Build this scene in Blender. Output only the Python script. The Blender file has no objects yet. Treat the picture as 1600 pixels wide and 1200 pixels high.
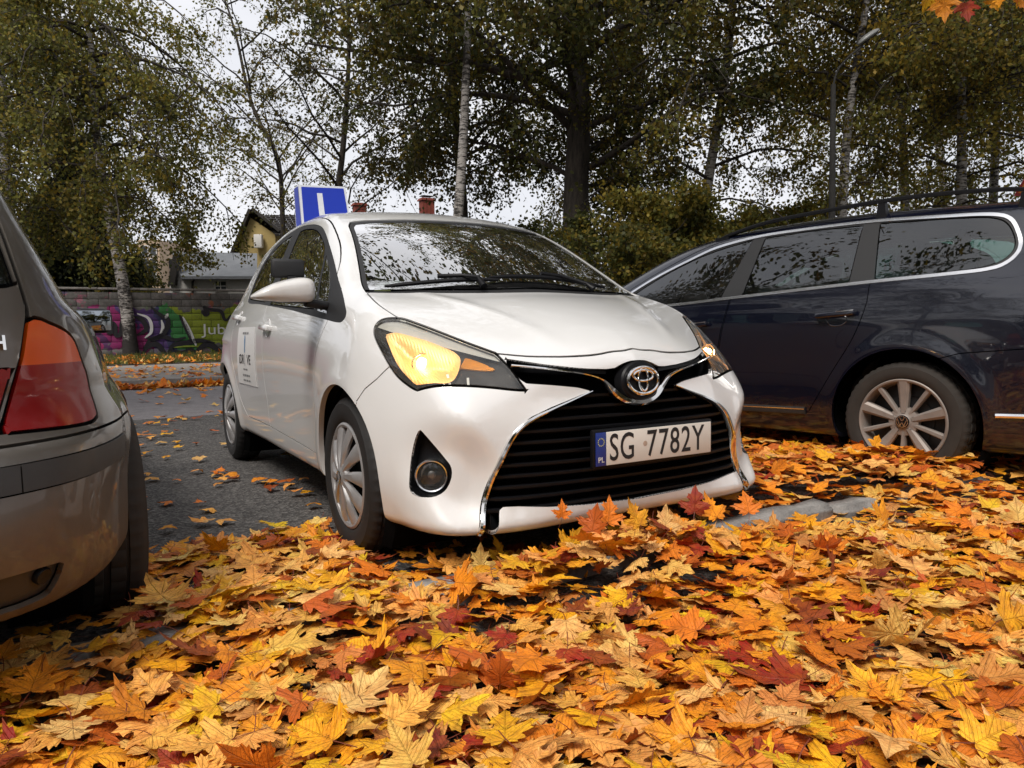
import bpy, bmesh, math, random
import numpy as np
from mathutils import Vector, Matrix, Euler

random.seed(11)
SC = bpy.context.scene
COL = SC.collection
# ------------------------------------------------------------------ camera
CAM_H = .852
cam = bpy.data.objects.new('camera', bpy.data.cameras.new('camera'))
COL.objects.link(cam)
cam.data.sensor_width = 36
cam.data.lens = 36*1160/1600
cam.data.clip_start = .05
cam.data.clip_end = 3000
_p, _r = math.radians(4.29), math.radians(-.82)
_fw = Vector((0, math.cos(_p), -math.sin(_p))); _up = Vector((0, math.sin(_p), math.cos(_p))); _rt = Vector((1, 0, 0))
_rt2 = _rt*math.cos(_r)+_up*math.sin(_r); _up2 = -_rt*math.sin(_r)+_up*math.cos(_r)
cam.matrix_world = Matrix(((_rt2.x, _up2.x, -_fw.x, 0), (_rt2.y, _up2.y, -_fw.y, 0), (_rt2.z, _up2.z, -_fw.z, CAM_H), (0, 0, 0, 1)))
SC.camera = cam
# ------------------------------------------------------------------ overcast sky and weak sun
SUN_EL, SUN_AZ = math.radians(55), math.radians(205)
world = bpy.data.worlds.new('World'); SC.world = world; world.use_nodes = True
nt = world.node_tree; nt.nodes.clear()
def N(nt, t, loc=None, **k):
    n = nt.nodes.new(t)
    for a, v in k.items(): setattr(n, a, v)
    return n
sky = N(nt, 'ShaderNodeTexSky', sky_type='NISHITA', sun_disc=False, sun_elevation=SUN_EL, sun_rotation=SUN_AZ, air_density=1.0, dust_density=4.0)
bg1 = N(nt, 'ShaderNodeBackground'); bg1.inputs[1].default_value = .05
nt.links.new(sky.outputs[0], bg1.inputs[0])
bg2 = N(nt, 'ShaderNodeBackground')
tc = N(nt, 'ShaderNodeTexCoord'); mp = N(nt, 'ShaderNodeMapping'); mp.inputs['Scale'].default_value = (1.5, 1.5, 4)
nz = N(nt, 'ShaderNodeTexNoise'); nz.inputs['Scale'].default_value = 1.6; nz.inputs['Detail'].default_value = 5
cr = N(nt, 'ShaderNodeValToRGB'); cr.color_ramp.elements[0].position = .30; cr.color_ramp.elements[1].position = .72
cr.color_ramp.elements[0].color = (.60, .62, .68, 1); cr.color_ramp.elements[1].color = (.90, .89, .90, 1)
nt.links.new(tc.outputs['Generated'], mp.inputs[0]); nt.links.new(mp.outputs[0], nz.inputs[0]); nt.links.new(nz.outputs[0], cr.inputs[0])
nt.links.new(cr.outputs[0], bg2.inputs[0]); bg2.inputs[1].default_value = .58
ad = N(nt, 'ShaderNodeMixShader'); ad.inputs[0].default_value = .88
out = N(nt, 'ShaderNodeOutputWorld')
nt.links.new(bg1.outputs[0], ad.inputs[1]); nt.links.new(bg2.outputs[0], ad.inputs[2]); nt.links.new(ad.outputs[0], out.inputs[0])
sl = bpy.data.lights.new('sun', 'SUN'); sl.energy = 1.5; sl.angle = math.radians(20); sl.color = (1, .95, .88)
sun = bpy.data.objects.new('sun', sl); COL.objects.link(sun)
sun.rotation_euler = (math.radians(90)-SUN_EL, 0, math.radians(180)-SUN_AZ)
SC.view_settings.view_transform = 'Standard'; SC.view_settings.look = 'None'
SC.view_settings.exposure = 1.16; SC.view_settings.gamma = 1; SC.view_settings.use_curve_mapping = False
SC.cycles.max_bounces = 8; SC.cycles.transparent_max_bounces = 16; SC.cycles.glossy_bounces = 4; SC.cycles.diffuse_bounces = 3
SC.cycles.transmission_bounces = 6; SC.cycles.use_denoising = True; SC.cycles.sample_clamp_indirect = 6

# ------------------------------------------------------------------ geometry kit
PI = math.pi
def rgb(h, a=1.0):
    return (h[0], h[1], h[2], a)

def smax(x, y, k):
    h = np.maximum(k-np.abs(x-y), 0)/k
    return np.maximum(x, y)+h*h*k*0.25
def smin(x, y, k):
    h = np.maximum(k-np.abs(x-y), 0)/k
    return np.minimum(x, y)-h*h*k*0.25
def sstep(e0, e1, x):
    t = np.clip((x-e0)/(e1-e0), 0, 1)
    return t*t*(3-2*t)

class Spl:
    """natural cubic spline, linear beyond its ends, as a matrix of cardinal functions"""
    def __init__(s, xs, ys=None):
        s.x = np.array(xs, float); n = len(s.x)
        h = np.diff(s.x)
        A = np.eye(n); B = np.zeros((n, n))
        for i in range(1, n-1):
            A[i, i-1] = h[i-1]; A[i, i] = 2*(h[i-1]+h[i]); A[i, i+1] = h[i]
            B[i, i-1] = 6/h[i-1]; B[i, i] = -6/h[i-1]-6/h[i]; B[i, i+1] = 6/h[i]
        s.M = np.linalg.solve(A, B)          # second derivatives = M @ y
        s.y = None if ys is None else np.array(ys, float)
    def basis(s, q):
        q = np.asarray(q, float); x = s.x; n = len(x)
        qc = np.clip(q, x[0], x[-1])
        i = np.clip(np.searchsorted(x, qc, side='right')-1, 0, n-2)
        h = (x[i+1]-x[i]); t = (qc-x[i])/h; u = 1-t
        E = np.eye(n)
        c1 = ((u**3-u)*h*h/6)[..., None]; c2 = ((t**3-t)*h*h/6)[..., None]
        out = u[..., None]*E[i]+t[..., None]*E[i+1]+c1*s.M[i]+c2*s.M[i+1]
        over = q-qc
        if np.any(over != 0):
            h0 = x[1]-x[0]; d0 = (E[1]-E[0])/h0-h0/3*s.M[0]-h0/6*s.M[1]
            h1 = x[-1]-x[-2]; d1 = (E[-1]-E[-2])/h1+h1/6*s.M[-2]+h1/3*s.M[-1]
            out = out+np.minimum(over, 0)[..., None]*d0+np.maximum(over, 0)[..., None]*d1
        return out
    def __call__(s, q):
        q = np.asarray(q, float); x = s.x; n = len(x); y = s.y; m = s.M@y
        qc = np.clip(q, x[0], x[-1])
        i = np.clip(np.searchsorted(x, qc, side='right')-1, 0, n-2)
        h = x[i+1]-x[i]; t = (qc-x[i])/h; u = 1-t
        o = u*y[i]+t*y[i+1]+((u**3-u)*m[i]+(t**3-t)*m[i+1])*h*h/6
        h0 = x[1]-x[0]; h1 = x[-1]-x[-2]
        d0 = (y[1]-y[0])/h0-h0/3*m[0]-h0/6*m[1]; d1 = (y[-1]-y[-2])/h1+h1/6*m[-2]+h1/3*m[-1]
        return o+np.minimum(q-qc, 0)*d0+np.maximum(q-qc, 0)*d1

class Tab:
    """tensor product spline: value(x, y) from a table rows=x, cols=y"""
    def __init__(s, xs, ys, t):
        s.sx = Spl(xs); s.sy = Spl(ys); s.t = np.array(t, float)
    def __call__(s, x, y):
        return ((s.sx.basis(x)@s.t)*s.sy.basis(y)).sum(-1)

def grad(f, P, e=2e-4):
    a, b, z = P.T
    return np.stack([(f(a+e, b, z)-f(a-e, b, z)), (f(a, b+e, z)-f(a, b-e, z)), (f(a, b, z+e)-f(a, b, z-e))], 1)/(2*e)

def project(f, P, n=3):
    for _ in range(n):
        v = f(*P.T); g = grad(f, P)
        st = (v/np.maximum((g*g).sum(1), .05))[:, None]*g
        L = np.linalg.norm(st, axis=1, keepdims=True)
        P = P-st*np.minimum(1, .03/np.maximum(L, 1e-9))
    return P

def surface(f, lo, hi, d):
    """surface nets over f on a grid: vertices put exactly on f = 0, triangles"""
    ax = [np.arange(lo[i], hi[i]+d, d) for i in range(3)]
    v = f(ax[0][:, None, None], ax[1][None, :, None], ax[2][None, None, :])
    ins = v < 0
    na, nb, nz = v.shape
    cell = np.zeros((na-1, nb-1, nz-1), bool)
    cnt = sum(ins[i:na-1+i, j:nb-1+j, k:nz-1+k].astype(np.int8) for i in (0, 1) for j in (0, 1) for k in (0, 1))
    cell = (cnt > 0) & (cnt < 8)
    idx = -np.ones(cell.shape, np.int64); ci = np.argwhere(cell); idx[cell] = np.arange(len(ci))
    acc = np.zeros((len(ci), 3)); num = np.zeros(len(ci))
    C = [(i, j, k) for i in (0, 1) for j in (0, 1) for k in (0, 1)]
    for p in C:
        for q in ((1, 0, 0), (0, 1, 0), (0, 0, 1)):
            r = tuple(np.add(p, q))
            if max(r) > 1: continue
            v0 = v[ci[:, 0]+p[0], ci[:, 1]+p[1], ci[:, 2]+p[2]]; v1 = v[ci[:, 0]+r[0], ci[:, 1]+r[1], ci[:, 2]+r[2]]
            m = (v0 < 0) != (v1 < 0)
            t = np.where(m, v0/np.where(m, v0-v1, 1), 0)
            acc += np.where(m[:, None], np.array(p)+t[:, None]*np.array(q), 0); num += m
    V = (ci+acc/num[:, None])*d+np.array(lo)
    Q = []
    for axn in range(3):
        o = [x for x in range(3) if x != axn]
        s0 = [slice(None)]*3; s1 = [slice(None)]*3; s0[axn] = slice(0, -1); s1[axn] = slice(1, None)
        ch = ins[tuple(s0)] != ins[tuple(s1)]
        e = np.argwhere(ch)
        e = e[(e[:, o[0]] > 0) & (e[:, o[1]] > 0) & (e[:, o[0]] < v.shape[o[0]]-1) & (e[:, o[1]] < v.shape[o[1]]-1)]
        inside_low = ins[e[:, 0], e[:, 1], e[:, 2]]
        def g(d0, d1):
            c = e.copy(); c[:, o[0]] -= d0; c[:, o[1]] -= d1
            return idx[c[:, 0], c[:, 1], c[:, 2]]
        q = np.stack([g(1, 1), g(0, 1), g(0, 0), g(1, 0)], 1)
        flip = inside_low ^ (axn != 1)
        q = np.where(flip[:, None], q[:, ::-1], q)
        Q.append(q)
    Q = np.concatenate(Q)
    V = project(f, V, 4)
    d1 = np.linalg.norm(V[Q[:, 0]]-V[Q[:, 2]], axis=1); d2 = np.linalg.norm(V[Q[:, 1]]-V[Q[:, 3]], axis=1)
    m = (d1 < d2)[:, None]
    T = np.concatenate([np.where(m, Q[:, [0, 1, 2]], Q[:, [0, 1, 3]]), np.where(m, Q[:, [0, 2, 3]], Q[:, [1, 2, 3]])])
    # orientation check
    n = np.cross(V[T[:, 1]]-V[T[:, 0]], V[T[:, 2]]-V[T[:, 0]]); c = V[T].mean(1)
    s = (n*grad(f, c)).sum(1)
    bad = s < 0
    T[bad] = T[bad][:, ::-1]
    return V, T

def sdf_poly(x, y, P, closed=True):
    """signed distance to a closed polygon (negative inside), or distance and side for an open line"""
    P = np.asarray(P, float); n = len(P)
    best = np.full(x.shape, 1e9); ins = np.zeros(x.shape, bool)
    for i in range(n if closed else n-1):
        ax_, ay = P[i]; bx, by = P[(i+1) % n]
        ex, ey = bx-ax_, by-ay; L = ex*ex+ey*ey+1e-18
        t = np.clip(((x-ax_)*ex+(y-ay)*ey)/L, 0, 1)
        best = np.minimum(best, (x-ax_-t*ex)**2+(y-ay-t*ey)**2)
        if closed and ay != by:
            c = (ay > y) != (by > y)
            ins ^= c & (x < (bx-ax_)*(y-ay)/(by-ay)+ax_)
    dd = np.sqrt(best)
    return np.where(ins, -dd, dd) if closed else dd

def smooth_loop(P, n=4, closed=True):
    """Catmull-Rom through the points; a point given with a third value > 0 is a sharp corner"""
    P = [tuple(p) for p in P]; m = len(P); out = []
    for i in range(m if closed else m-1):
        p0 = np.array(P[(i-1) % m if closed else max(i-1, 0)][:2]); p1 = np.array(P[i][:2])
        p2 = np.array(P[(i+1) % m][:2]); p3 = np.array(P[(i+2) % m if closed else min(i+2, m-1)][:2])
        k1 = len(P[i]) > 2; k2 = len(P[(i+1) % m]) > 2
        L = np.linalg.norm(p2-p1)
        t1 = (p2-p1) if k1 else (p2-p0)/max(np.linalg.norm(p2-p0), 1e-9)*L
        t2 = (p2-p1) if k2 else (p3-p1)/max(np.linalg.norm(p3-p1), 1e-9)*L
        for k in range(n):
            t = k/n; h = (2*t**3-3*t**2+1, t**3-2*t**2+t, -2*t**3+3*t**2, t**3-t**2)
            out.append(h[0]*p1+h[1]*t1+h[2]*p2+h[3]*t2)
    if not closed: out.append(np.array(P[-1][:2]))
    return np.array(out)

class Skin:
    """triangle skin of an implicit body that can be cut along scalar fields"""
    def __init__(s, f, V, T): s.f, s.V, s.T = f, V, T
    def sub(s, mask): return Skin(s.f, s.V, s.T[mask])
    def cut(s, fld, near=None):
        """insert an exact edge line along fld(V) = 0; fld takes the (n,3) array"""
        V, T = s.V, s.T
        used = np.unique(T); sv = np.full(len(V), 1.0); sv[used] = fld(V[used])
        sv[np.abs(sv) < 1e-6] = 1e-6
        st = sv[T]; neg = st < 0
        mixed = (neg.any(1)) & (~neg.all(1))
        if near is not None: mixed &= near(V[T].mean(1))
        if not mixed.any(): return s
        keep = T[~mixed]; M = T[mixed]; ng = neg[mixed]
        # rotate so that the odd vertex is first
        odd_neg = ng.sum(1) == 1
        one = np.where(odd_neg[:, None], ng, ~ng)
        r = one.argmax(1); i = np.arange(len(M))
        A, B, C = M[i, r], M[i, (r+1) % 3], M[i, (r+2) % 3]
        def key(u, w): return np.minimum(u, w)*len(V)+np.maximum(u, w)
        kk = np.concatenate([key(A, B), key(A, C)]); uq, inv = np.unique(kk, return_inverse=True)
        lo, hi = uq//len(V), uq % len(V)
        t = sv[lo]/(sv[lo]-sv[hi]); NP = V[lo]+t[:, None]*(V[hi]-V[lo])
        nid = len(V)+inv; ab, ac = nid[:len(M)], nid[len(M):]
        Vn = np.concatenate([V, NP])
        Tn = np.concatenate([keep, np.stack([A, ab, ac], 1), np.stack([ab, B, C], 1), np.stack([ab, C, ac], 1)])
        o = Skin(s.f, Vn, Tn); return o
    def split(s, fld, near=None):
        """cut and return (outside, inside) skins"""
        o = s.cut(fld, near); c = fld(o.V[o.T].mean(1)) < 0
        return o.sub(~c), o.sub(c)
    def panel(s, fld, w=.0022):
        """outside, inside, gap strip of width 2w"""
        o = s.cut(lambda P: fld(P)-w).cut(lambda P: fld(P)+w)
        c = fld(o.V[o.T].mean(1))
        return o.sub(c > w*.999), o.sub(c < -w*.999), o.sub((c <= w*.999) & (c >= -w*.999))
    def compact(s):
        u, inv = np.unique(s.T, return_inverse=True)
        return Skin(s.f, s.V[u], inv.reshape(-1, 3))
    def normals(s):
        g = grad(s.f, s.V); return g/np.maximum(np.linalg.norm(g, axis=1, keepdims=True), 1e-9)
    def boundary(s):
        e = np.concatenate([s.T[:, [0, 1]], s.T[:, [1, 2]], s.T[:, [2, 0]]])
        k = np.minimum(e[:, 0], e[:, 1])*(len(s.V)+1)+np.maximum(e[:, 0], e[:, 1])
        u, i, c = np.unique(k, return_index=True, return_counts=True)
        return e[i[c == 1]]

def mesh_np(name, V, F, smooth=True, normals=None, uv=None, cols=None):
    """mesh from arrays; F is (n,3) or (n,4)"""
    me = bpy.data.meshes.new(name); V = np.asarray(V, np.float32); F = np.asarray(F, np.int32)
    n, k = F.shape
    me.vertices.add(len(V)); me.vertices.foreach_set('co', V.ravel())
    me.loops.add(n*k); me.loops.foreach_set('vertex_index', F.ravel())
    me.polygons.add(n); me.polygons.foreach_set('loop_start', np.arange(0, n*k, k, dtype=np.int32))
    me.polygons.foreach_set('use_smooth', np.full(n, smooth))
    if uv is not None:
        l = me.uv_layers.new(name='uv'); l.data.foreach_set('uv', np.asarray(uv, np.float32)[F.ravel()].ravel())
    if cols is not None:
        c = me.color_attributes.new('col', 'FLOAT_COLOR', 'POINT'); c.data.foreach_set('color', np.asarray(cols, np.float32).ravel())
    me.update(calc_edges=True); me.validate()
    if normals is not None:
        me.normals_split_custom_set_from_vertices(np.asarray(normals, np.float32))
    return me

def link(name, me, mat=None, parent=None, **props):
    o = bpy.data.objects.new(name, me); COL.objects.link(o)
    if mat is not None:
        for m in (mat if isinstance(mat, (list, tuple)) else [mat]): me.materials.append(m)
    if parent is not None: o.parent = parent
    for k, v in props.items(): o[k] = v
    return o

def tag(o, label=None, category=None, group=None, kind=None):
    for k, v in (('label', label), ('category', category), ('group', group), ('kind', kind)):
        if v: o[k] = v
    return o

def empty(name, loc=(0, 0, 0), rz=0, parent=None):
    o = bpy.data.objects.new(name, None); COL.objects.link(o); o.location = loc; o.rotation_euler = (0, 0, rz)
    o.empty_display_size = .1
    if parent is not None: o.parent = parent
    return o

def skin_obj(name, sk, mat, parent, offset=0., lip=0., double=False):
    """skin part; offset moves it along the normal; lip turns its open edges inward by that depth"""
    sk = sk.compact(); N = sk.normals(); V = sk.V+N*offset; T = sk.T; NN = N
    if lip > 0:
        e = sk.boundary(); u, inv = np.unique(e, return_inverse=True); inv = inv.reshape(-1, 2)
        base = len(V); V2 = V[u]-N[u]*lip
        # rim vertices duplicated for a clean shading break
        V = np.concatenate([V, V[u], V2]); k = len(u)
        a, b = base+inv[:, 0], base+inv[:, 1]
        T = np.concatenate([T, np.stack([b, a, a+k], 1), np.stack([b, a+k, b+k], 1)])
        tl = np.zeros((k, 3)); d = V[u[inv[:, 1]]]-V[u[inv[:, 0]]]
        fn = np.cross(d, -N[u[inv[:, 0]]]); fn = -fn/np.maximum(np.linalg.norm(fn, axis=1, keepdims=True), 1e-9)
        np.add.at(tl, inv[:, 0], -fn); np.add.at(tl, inv[:, 1], -fn)
        tl = tl/np.maximum(np.linalg.norm(tl, axis=1, keepdims=True), 1e-9)
        NN = np.concatenate([NN, -tl, -tl])
    me = mesh_np(name, V, T, True, NN)
    return link(name, me, mat, parent)

def comps(sk):
    """connected pieces of a skin"""
    s = sk.compact(); n = len(s.V)
    if n == 0: return []
    lab = np.arange(n)
    for _ in range(4000):
        m = lab[s.T].min(1); new = lab.copy(); np.minimum.at(new, s.T.ravel(), np.repeat(m, 3)); new = new[new]; new = new[new]
        if (new == lab).all(): break
        lab = new
    L = lab[s.T[:, 0]]; return [s.sub(L == k) for k in np.unique(L) if (L == k).sum() > 6]

class MB:
    """collects primitives in one mesh"""
    def __init__(s): s.v, s.f, s.sm = [], [], []
    def add(s, V, F, sm=False):
        b = len(s.v); s.v += [tuple(map(float, p)) for p in V]; s.f += [tuple(int(i)+b for i in q) for q in F]; s.sm += [sm]*len(F)
        return s
    def box(s, c, d, R=None, bev=0.):
        x, y, z = d[0]/2, d[1]/2, d[2]/2
        if bev <= 0:
            V = [Vector((i*x, j*y, k*z)) for i in (-1, 1) for j in (-1, 1) for k in (-1, 1)]
            F = [(0, 1, 3, 2), (4, 6, 7, 5), (0, 4, 5, 1), (2, 3, 7, 6), (0, 2, 6, 4), (1, 5, 7, 3)]
        else:
            V, F = rbox(x, y, z, bev)
        R = R or Matrix.Identity(3)
        return s.add([R@Vector(p)+Vector(c) for p in V], F)
    def tube(s, pts, r, n=8, cap=True, closed=False):
        pts = [Vector(p) for p in pts]; rr = r if hasattr(r, '__len__') else [r]*len(pts); V = []; m = len(pts)
        up = Vector((0, 0, 1)); last = None
        for i, p in enumerate(pts):
            t = (pts[(i+1) % m if closed else min(i+1, m-1)]-pts[(i-1) % m if closed else max(i-1, 0)]).normalized()
            if last is None: x = t.cross(up if abs(t.z) < .9 else Vector((1, 0, 0))).normalized()
            else: x = (last-t*last.dot(t)).normalized()
            last = x; y = t.cross(x)
            V += [p+(x*math.cos(2*PI*k/n)+y*math.sin(2*PI*k/n))*rr[i] for k in range(n)]
        F = []
        for i in range(m if closed else m-1):
            for k in range(n):
                j = ((i+1) % m)*n
                F.append((i*n+k, j+k, j+(k+1) % n, i*n+(k+1) % n))
        if cap and not closed: F += [tuple(range(n-1, -1, -1)), tuple((m-1)*n+k for k in range(n))]
        return s.add([v[:] for v in V], F, True)
    def lathe(s, prof, c=(0, 0, 0), axis='y', n=48, closed=False):
        """prof: (radius, height along axis)"""
        V, F = [], []; m = len(prof)
        for k in range(n):
            a = 2*PI*k/n
            for r, h in prof:
                x, y = r*math.cos(a), r*math.sin(a)
                V.append({'y': (c[0]+x, c[1]+h, c[2]+y), 'z': (c[0]+x, c[1]+y, c[2]+h), 'x': (c[0]+h, c[1]+x, c[2]+y)}[axis])
        for k in range(n):
            j = (k+1) % n
            for i in range(m-1): F.append((k*m+i, k*m+i+1, j*m+i+1, j*m+i))
        return s.add(V, F, True)
    def prism(s, poly, fn, h0, h1, smooth=False):
        """poly of 2D points mapped by fn(u, v, h)"""
        n = len(poly); V = [fn(u, v, h0) for u, v in poly]+[fn(u, v, h1) for u, v in poly]
        F = [tuple(range(n-1, -1, -1)), tuple(range(n, 2*n))]+[(i, (i+1) % n, n+(i+1) % n, n+i) for i in range(n)]
        return s.add(V, F)
    def mesh(s, name, auto=None):
        me = bpy.data.meshes.new(name); me.from_pydata(s.v, [], s.f)
        me.polygons.foreach_set('use_smooth', s.sm); me.update()
        bm = bmesh.new(); bm.from_mesh(me); bmesh.ops.recalc_face_normals(bm, faces=bm.faces)
        if auto is not None:
            for e in bm.edges:
                e.smooth = not (len(e.link_faces) == 2 and e.calc_face_angle(0) > auto)
            for f in bm.faces: f.smooth = True
        bm.to_mesh(me); bm.free()
        return me
    def obj(s, name, mat, parent=None, auto=math.radians(35), **k):
        return link(name, s.mesh(name, auto), mat, parent, **k)

def rbox(x, y, z, r):
    bm = bmesh.new(); bmesh.ops.create_cube(bm, size=2)
    for v in bm.verts: v.co = Vector((v.co.x*x, v.co.y*y, v.co.z*z))
    bmesh.ops.bevel(bm, geom=bm.edges[:], offset=min(r, .9*min(x, y, z)), segments=2, profile=.5, affect='EDGES')
    V = [v.co.copy() for v in bm.verts]; F = [tuple(v.index for v in f.verts) for f in bm.faces]; bm.free()
    return V, F

def sweep(path, nrm, prof, closed=False):
    """strip with section prof [(side, height)] along path with surface normals nrm"""
    P = np.asarray(path, float); N = np.asarray(nrm, float); m = len(P)
    t = np.roll(P, -1, 0)-np.roll(P, 1, 0)
    if not closed: t[0] = P[1]-P[0]; t[-1] = P[-1]-P[-2]
    t /= np.linalg.norm(t, axis=1, keepdims=True); S = np.cross(t, N); S /= np.linalg.norm(S, axis=1, keepdims=True)
    V = []; k = 0
    for i in range(m):
        w = prof(i/(m-1)) if callable(prof) else prof
        k = len(w)
        for sx, sh in w: V.append(P[i]+S[i]*sx+N[i]*sh)
    F = []
    for i in range(m if closed else m-1):
        j = (i+1) % m
        for q in range(k): F.append((i*k+q, i*k+(q+1) % k, j*k+(q+1) % k, j*k+q))
    if not closed: F += [tuple(range(k)), tuple((m-1)*k+q for q in range(k-1, -1, -1))]
    return V, F

def on_skin(f, pts, ax, start=None):
    """drop 2D points on the body f: ax='side' pts are (a,z) seen from +b; 'front' pts are (b,z) seen from -a; 'top' (a,b); 'rear' (b,z)"""
    pts = np.asarray(pts, float); n = len(pts)
    rng = {'side': (1.2, 0), 'front': (-.3, 1.6), 'top': (2.0, .4), 'rear': (5.2, 3.)}[ax]
    t = np.linspace(rng[0], rng[1], 110)
    def P(tt):
        o = np.zeros((len(tt), 3))
        if ax == 'side': o[:, 0], o[:, 2], o[:, 1] = pts[:, 0], pts[:, 1], tt
        elif ax in ('front', 'rear'): o[:, 1], o[:, 2], o[:, 0] = pts[:, 0], pts[:, 1], tt
        else: o[:, 0], o[:, 1], o[:, 2] = pts[:, 0], pts[:, 1], tt
        return o
    prev = np.full(n, rng[0]); found = np.zeros(n, bool); lo = prev.copy(); hi = prev.copy()
    for q in t:
        ins = (f(*P(np.full(n, q)).T) < 0) & ~found
        hi[ins] = q; lo[ins] = q-(t[1]-t[0]); found |= ins
    for _ in range(25):
        mid = (lo+hi)/2; ins = f(*P(mid).T) < 0
        hi = np.where(ins, mid, hi); lo = np.where(ins, lo, mid)
    R = P(hi); g = grad(f, R); return R, g/np.linalg.norm(g, axis=1, keepdims=True)

# ------------------------------------------------------------------ materials
class Mat:
    def __init__(s, name):
        s.m = bpy.data.materials.new(name); s.m.use_nodes = True; s.t = s.m.node_tree; s.t.nodes.clear()
        s.out = s.n('OutputMaterial')
    def n(s, t, **k):
        return N(s.t, 'ShaderNode'+t, **k)
    def l(s, a, b): s.t.links.new(a, b); return s
    def pr(s, **k):
        b = s.n('BsdfPrincipled'); s.l(b.outputs[0], s.out.inputs[0]); s.b = b
        for q, v in k.items(): s.set(b, q, v)
        return b
    def set(s, node, q, v):
        i = node.inputs[q.replace('_', ' ')]
        if hasattr(v, 'is_output'): s.l(v, i)
        elif hasattr(v, '__len__') and len(v) == 3 and i.type == 'RGBA': i.default_value = (*v, 1)
        else: i.default_value = v
    def noise(s, scale, detail=4, rough=.55, co='Object', vec=None, stretch=None, w=None):
        if vec is None:
            tc = s.n('TexCoord'); vec = tc.outputs[co]
        if stretch:
            mp = s.n('Mapping'); mp.inputs['Scale'].default_value = stretch; s.l(vec, mp.inputs[0]); vec = mp.outputs[0]
        nz = s.n('TexNoise'); nz.inputs['Scale'].default_value = scale; nz.inputs['Detail'].default_value = detail; nz.inputs['Roughness'].default_value = rough
        s.l(vec, nz.inputs['Vector']); return nz.outputs[0]
    def ramp(s, fac, stops, interp='LINEAR'):
        r = s.n('ValToRGB'); r.color_ramp.interpolation = interp; e = r.color_ramp.elements
        while len(e) < len(stops): e.new(.5)
        for x, (p, c) in zip(e, stops):
            x.position = p; x.color = (*c, 1) if hasattr(c, '__len__') else (c, c, c, 1)
        s.l(fac, r.inputs[0]); return r.outputs[0]
    def mix(s, fac, a, b, mode='MIX'):
        m = s.n('Mix', data_type='RGBA', blend_type=mode)
        for i, v in ((0, fac), (6, a), (7, b)):
            if hasattr(v, 'is_output'): s.l(v, m.inputs[i])
            elif hasattr(v, '__len__'): m.inputs[i].default_value = (*v, 1) if len(v) == 3 else v
            else: m.inputs[i].default_value = v
        return m.outputs[2]
    def math(s, op, a, b=0., c=0., clamp=False):
        m = s.n('Math', operation=op, use_clamp=clamp)
        for i, v in enumerate((a, b, c)):
            if hasattr(v, 'is_output'): s.l(v, m.inputs[i])
            else: m.inputs[i].default_value = v
        return m.outputs[0]
    def bump(s, h, strength=.3, dist=.01, norm=None):
        b = s.n('Bump'); b.inputs['Strength'].default_value = strength; b.inputs['Distance'].default_value = dist
        s.l(h, b.inputs['Height'])
        if norm: s.l(norm, b.inputs['Normal'])
        return b.outputs[0]

def plain(name, col, rough=.5, metal=0., grain=0., gs=60, bump=0., spec=.5, coat=0.):
    m = Mat(name); b = m.pr(Roughness=rough, Metallic=metal)
    b.inputs['Specular IOR Level'].default_value = spec; b.inputs['Coat Weight'].default_value = coat
    nz = m.noise(gs, 5)
    m.l(m.mix(nz, [c*(1-grain) for c in col], [min(1, c*(1+grain)) for c in col]), b.inputs['Base Color'])
    if bump: m.l(m.bump(nz, .5, bump), b.inputs['Normal'])
    return m.m

def paint(name, col, dirt=(.30, .22, .15), dirt_top=.62, flake=0., metal=0., rough=.28, dirt_amt=.55, inner=(.05, .05, .055), streak=.3, civ=1.75):
    """car paint under clear coat; road film grows towards the sills; the back side of the sheet is dark trim"""
    m = Mat(name); tc = m.n('TexCoord'); sp = m.n('SeparateXYZ'); m.l(tc.outputs['Object'], sp.inputs[0])
    n1 = m.noise(3.5, 6, .6, vec=tc.outputs['Object']); n2 = m.noise(90, 3, .6, vec=tc.outputs['Object']); n3 = m.noise(14, 6, .7, vec=tc.outputs['Object'], stretch=(1, 1, .35))
    h = m.math('SUBTRACT', dirt_top, sp.outputs[2]); h = m.math('MULTIPLY', h, 2.6, clamp=True)
    h = m.math('POWER', h, 1.4)
    d = m.math('MULTIPLY', h, m.math('ADD', m.math('MULTIPLY', n3, 1.5), m.math('SUBTRACT', n1, .75))); d = m.math('MULTIPLY', d, dirt_amt, clamp=True)
    fine = m.math('MULTIPLY', m.math('SUBTRACT', n2, .5), .10*streak); d = m.math('ADD', d, fine, clamp=True)
    c = m.mix(d, col, dirt)
    b = m.pr(Metallic=metal); m.l(c, b.inputs['Base Color'])
    m.l(m.math('ADD', rough, m.math('MULTIPLY', d, .5)), b.inputs['Roughness'])
    m.l(m.math('SUBTRACT', 1.0, m.math('MULTIPLY', d, 1.4), clamp=True), b.inputs['Coat Weight'])
    b.inputs['Coat Roughness'].default_value = .03; b.inputs['Coat IOR'].default_value = civ
    if flake:
        v = m.n('TexVoronoi'); v.inputs['Scale'].default_value = 900; m.l(tc.outputs['Object'], v.inputs['Vector'])
        m.l(m.bump(v.outputs['Distance'], flake, .0005), b.inputs['Normal'])
    wv = m.noise(2.2, 2, .4, vec=tc.outputs['Object']); m.l(m.bump(wv, .03, .002), b.inputs['Coat Normal'])
    g = m.n('NewGeometry'); i = m.n('BsdfDiffuse'); i.inputs[0].default_value = (*inner, 1)
    mx = m.n('MixShader'); m.l(g.outputs['Backfacing'], mx.inputs[0]); m.l(b.outputs[0], mx.inputs[1]); m.l(i.outputs[0], mx.inputs[2]); m.l(mx.outputs[0], m.out.inputs[0])
    return m.m

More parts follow.
